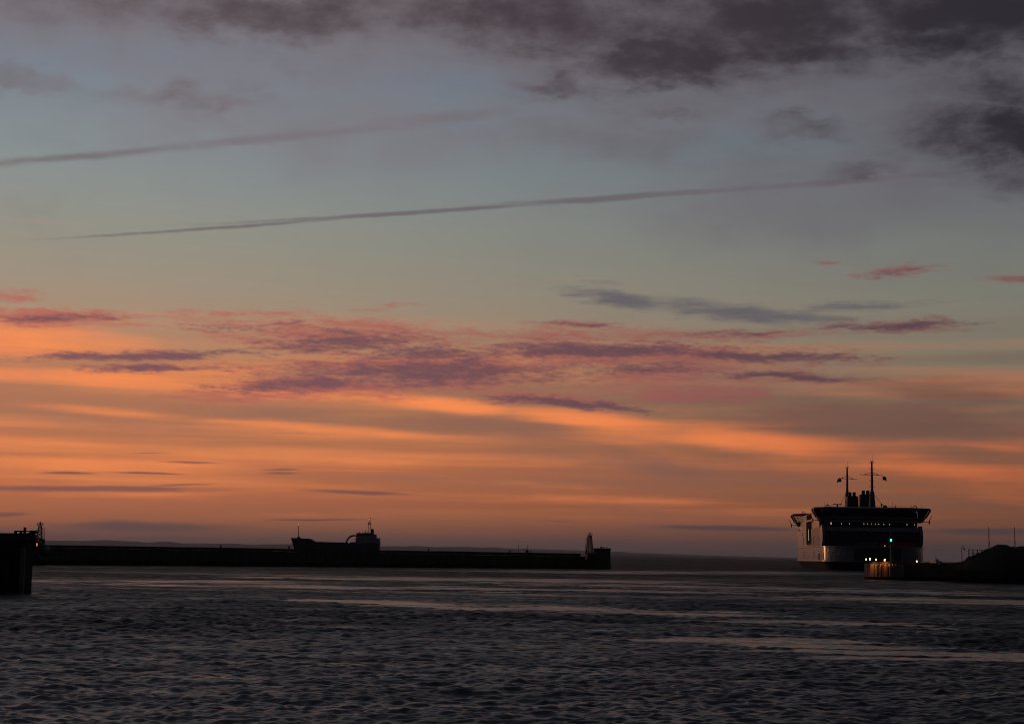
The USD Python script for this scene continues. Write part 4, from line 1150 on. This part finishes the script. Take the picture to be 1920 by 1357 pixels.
part('crane_foot', box(cs(648.6, 1017)[0], cs(652.6, 1017)[0], -2.2, -0.8, 6.6, cs(650, 1016)[1], 0.1), 'red', coaster)
for px in (658, 661.5, 664.5, 667):
    x, z = cs(px, 1015.4 + rng.random())
    part('deck_gear', box(x - 0.5, x + 0.5, -2, 2, 6.5, z, 0.1), 'iron', coaster, smooth=False)

# ------------------------------------------------------------------ small craft far out
D2 = 620.0
o2 = at(989, 1036, D2)
tr = thing('fishing_boat', 'tiny dark fishing boat whose top shows over the breakwater', 'boat', (o2[0], D2, 0))
c2 = lambda px, py: (at(px, py, D2)[0] - o2[0], at(px, py, D2)[2])
tsec = []
for px, w, top in ((980, 0.1, 1029.8), (984, 1.0, 1031), (990, 1.4, 1032.5), (997, 1.3, 1033)):
    x, z = c2(px, top)
    z = min(z, 2.9)
    tsec.append([(x, -w * 0.7, -0.6), (x, -w, z), (x, w, z), (x, w * 0.7, -0.6)])
part('hull', loft(tsec), 'coaster', tr)
part('wheelhouse', hull([(c2(985.5, 1030)[0], s * 0.9, z) for s in (-1, 1) for z in (2.0, c2(986, 1030.6)[1])] + [(c2(991, 1030)[0], s * 0.9, z) for s in (-1, 1) for z in (2.0, c2(991, 1031)[1])]), 'coaster', tr, smooth=False)
part('net_gallows', join(bar((c2(995, 1030)[0], 0, 2.3), (c2(995.3, 1033)[0], 0, c2(995.3, 1032.3)[1]), 0.18, None, 6)), 'iron', tr)
part('mast', join(bar((c2(989, 1031)[0], 0, 2.4), (c2(989.3, 1021)[0], 0, c2(989.3, 1020.5)[1]), 0.1, 0.05, 6), bar((c2(986.5, 1027)[0], 0, c2(986.5, 1027.5)[1]), (c2(989, 1026)[0], 0, c2(989, 1026)[1]), 0.06, None, 5)), 'iron', tr)
D3 = 640.0
o3 = at(972.5, 1036, D3)
yb = thing('sailing_boat', 'bare mast of a small boat hidden behind the breakwater, left of the fishing boat', 'boat', (o3[0], D3, 0))
part('hull', loft([[(x, -w * .6, -.3), (x, -w, .9), (x, w, .9), (x, w * .6, -.3)] for x, w in ((-3.4, .05), (-2, .8), (0.5, 1.2), (3, .9))]), 'coaster_white', yb)
part('mast', bar((0, 0, 0.9), (0, 0, at(972.5, 1020, D3)[2]), 0.12, 0.09, 6), 'pole', yb)
part('boom', bar((0, 0, 1.7), (2.8, 0, 1.75), 0.06, None, 5), 'pole', yb)

D4 = 2600.0
o4 = at(1754.3, 1055, D4)
c4 = lambda px, py: (at(px, py, D4)[0] - o4[0], at(px, py, D4)[2])
fs = thing('distant_ship', 'faint far-off ship seen end-on with a pointed mast, beyond the quay wall', 'ship', (o4[0], D4, 0))
pr = lambda pts, w: prism_xz([c4(*p) for p in pts], -w, w)
part('hull', pr([(1749.2, 1059), (1748.9, 1051.5), (1760.2, 1051.5), (1759.6, 1059)], 20), 'coaster_white', fs, smooth=False)
part('house', pr([(1750.4, 1052), (1751.0, 1049.6), (1752.4, 1049.4), (1752.7, 1047.4), (1756.2, 1047.4), (1756.6, 1049.4), (1758.2, 1049.7), (1758.8, 1052)], 9), 'coaster_white', fs, smooth=False)
part('mast', hull([(c4(1753.2, 1048)[0], s, c4(1753, 1048)[1]) for s in (-2, 2)] + [(c4(1755.4, 1048)[0], s, c4(1755, 1048)[1]) for s in (-2, 2)] + [(c4(1754.1, 1041)[0], s, c4(1754, 1040.8)[1]) for s in (-.4, .4)]), 'coaster_white', fs, smooth=False)

# ------------------------------------------------------------------ gulls
first = None
for px, py, D, rot, bank, lab in ((91, 803, 900, 20, 20, 'tiny gull gliding in the orange sky at the upper left'), (32, 890, 760, -25, -15, 'tiny gull low at the left edge, above the mole'), (482, 977, 1000, 40, 10, 'tiny gull over the breakwater left of the cargo ship'), (1409, 964.5, 950, -30, 25, 'tiny gull just left of the ferry'),
                             (713.5, 969.5, 1100, 10, 15, 'tiny gull just right of the cargo ship mast')):
    c = at(px, py, D)
    if first is None:
        first = thing('gull', lab, 'bird', c, rot, 'gulls in flight')
        part('body', ball((0, 0, 0), 0.085, 2, (1, 2.4, 0.9)), 'gull', first)
        part('head', join(ball((0, 0.22, 0.03), 0.055, 1), bar((0, 0.26, 0.025), (0, 0.33, 0.015), 0.018, 0.004, 5)), 'gull', first)
        for s in (-1, 1):
            pts = [(0.04, 0.1), (0.32, 0.16), (0.62, -0.02), (0.60, -0.06), (0.3, 0.0), (0.05, -0.09)]
            m = prism_xy([(s * a, b) for a, b in pts], -0.008, 0.008)
            v = m.vertices.copy()
            v[:, 2] += np.where(np.abs(v[:, 0]) < 0.33, np.abs(v[:, 0]) * 0.55, 0.18 - (np.abs(v[:, 0]) - 0.33) * 0.25)
            m.vertices = v
            part('wing', m, 'gull', first, smooth=False)
        part('tail', hull([(-0.03, -0.16, 0), (0.03, -0.16, 0), (-0.07, -0.32, 0.01), (0.07, -0.32, 0.01), (0, -0.2, 0.02)]), 'gull', first)
    else:
        copy_of(first, c, rot, lab)
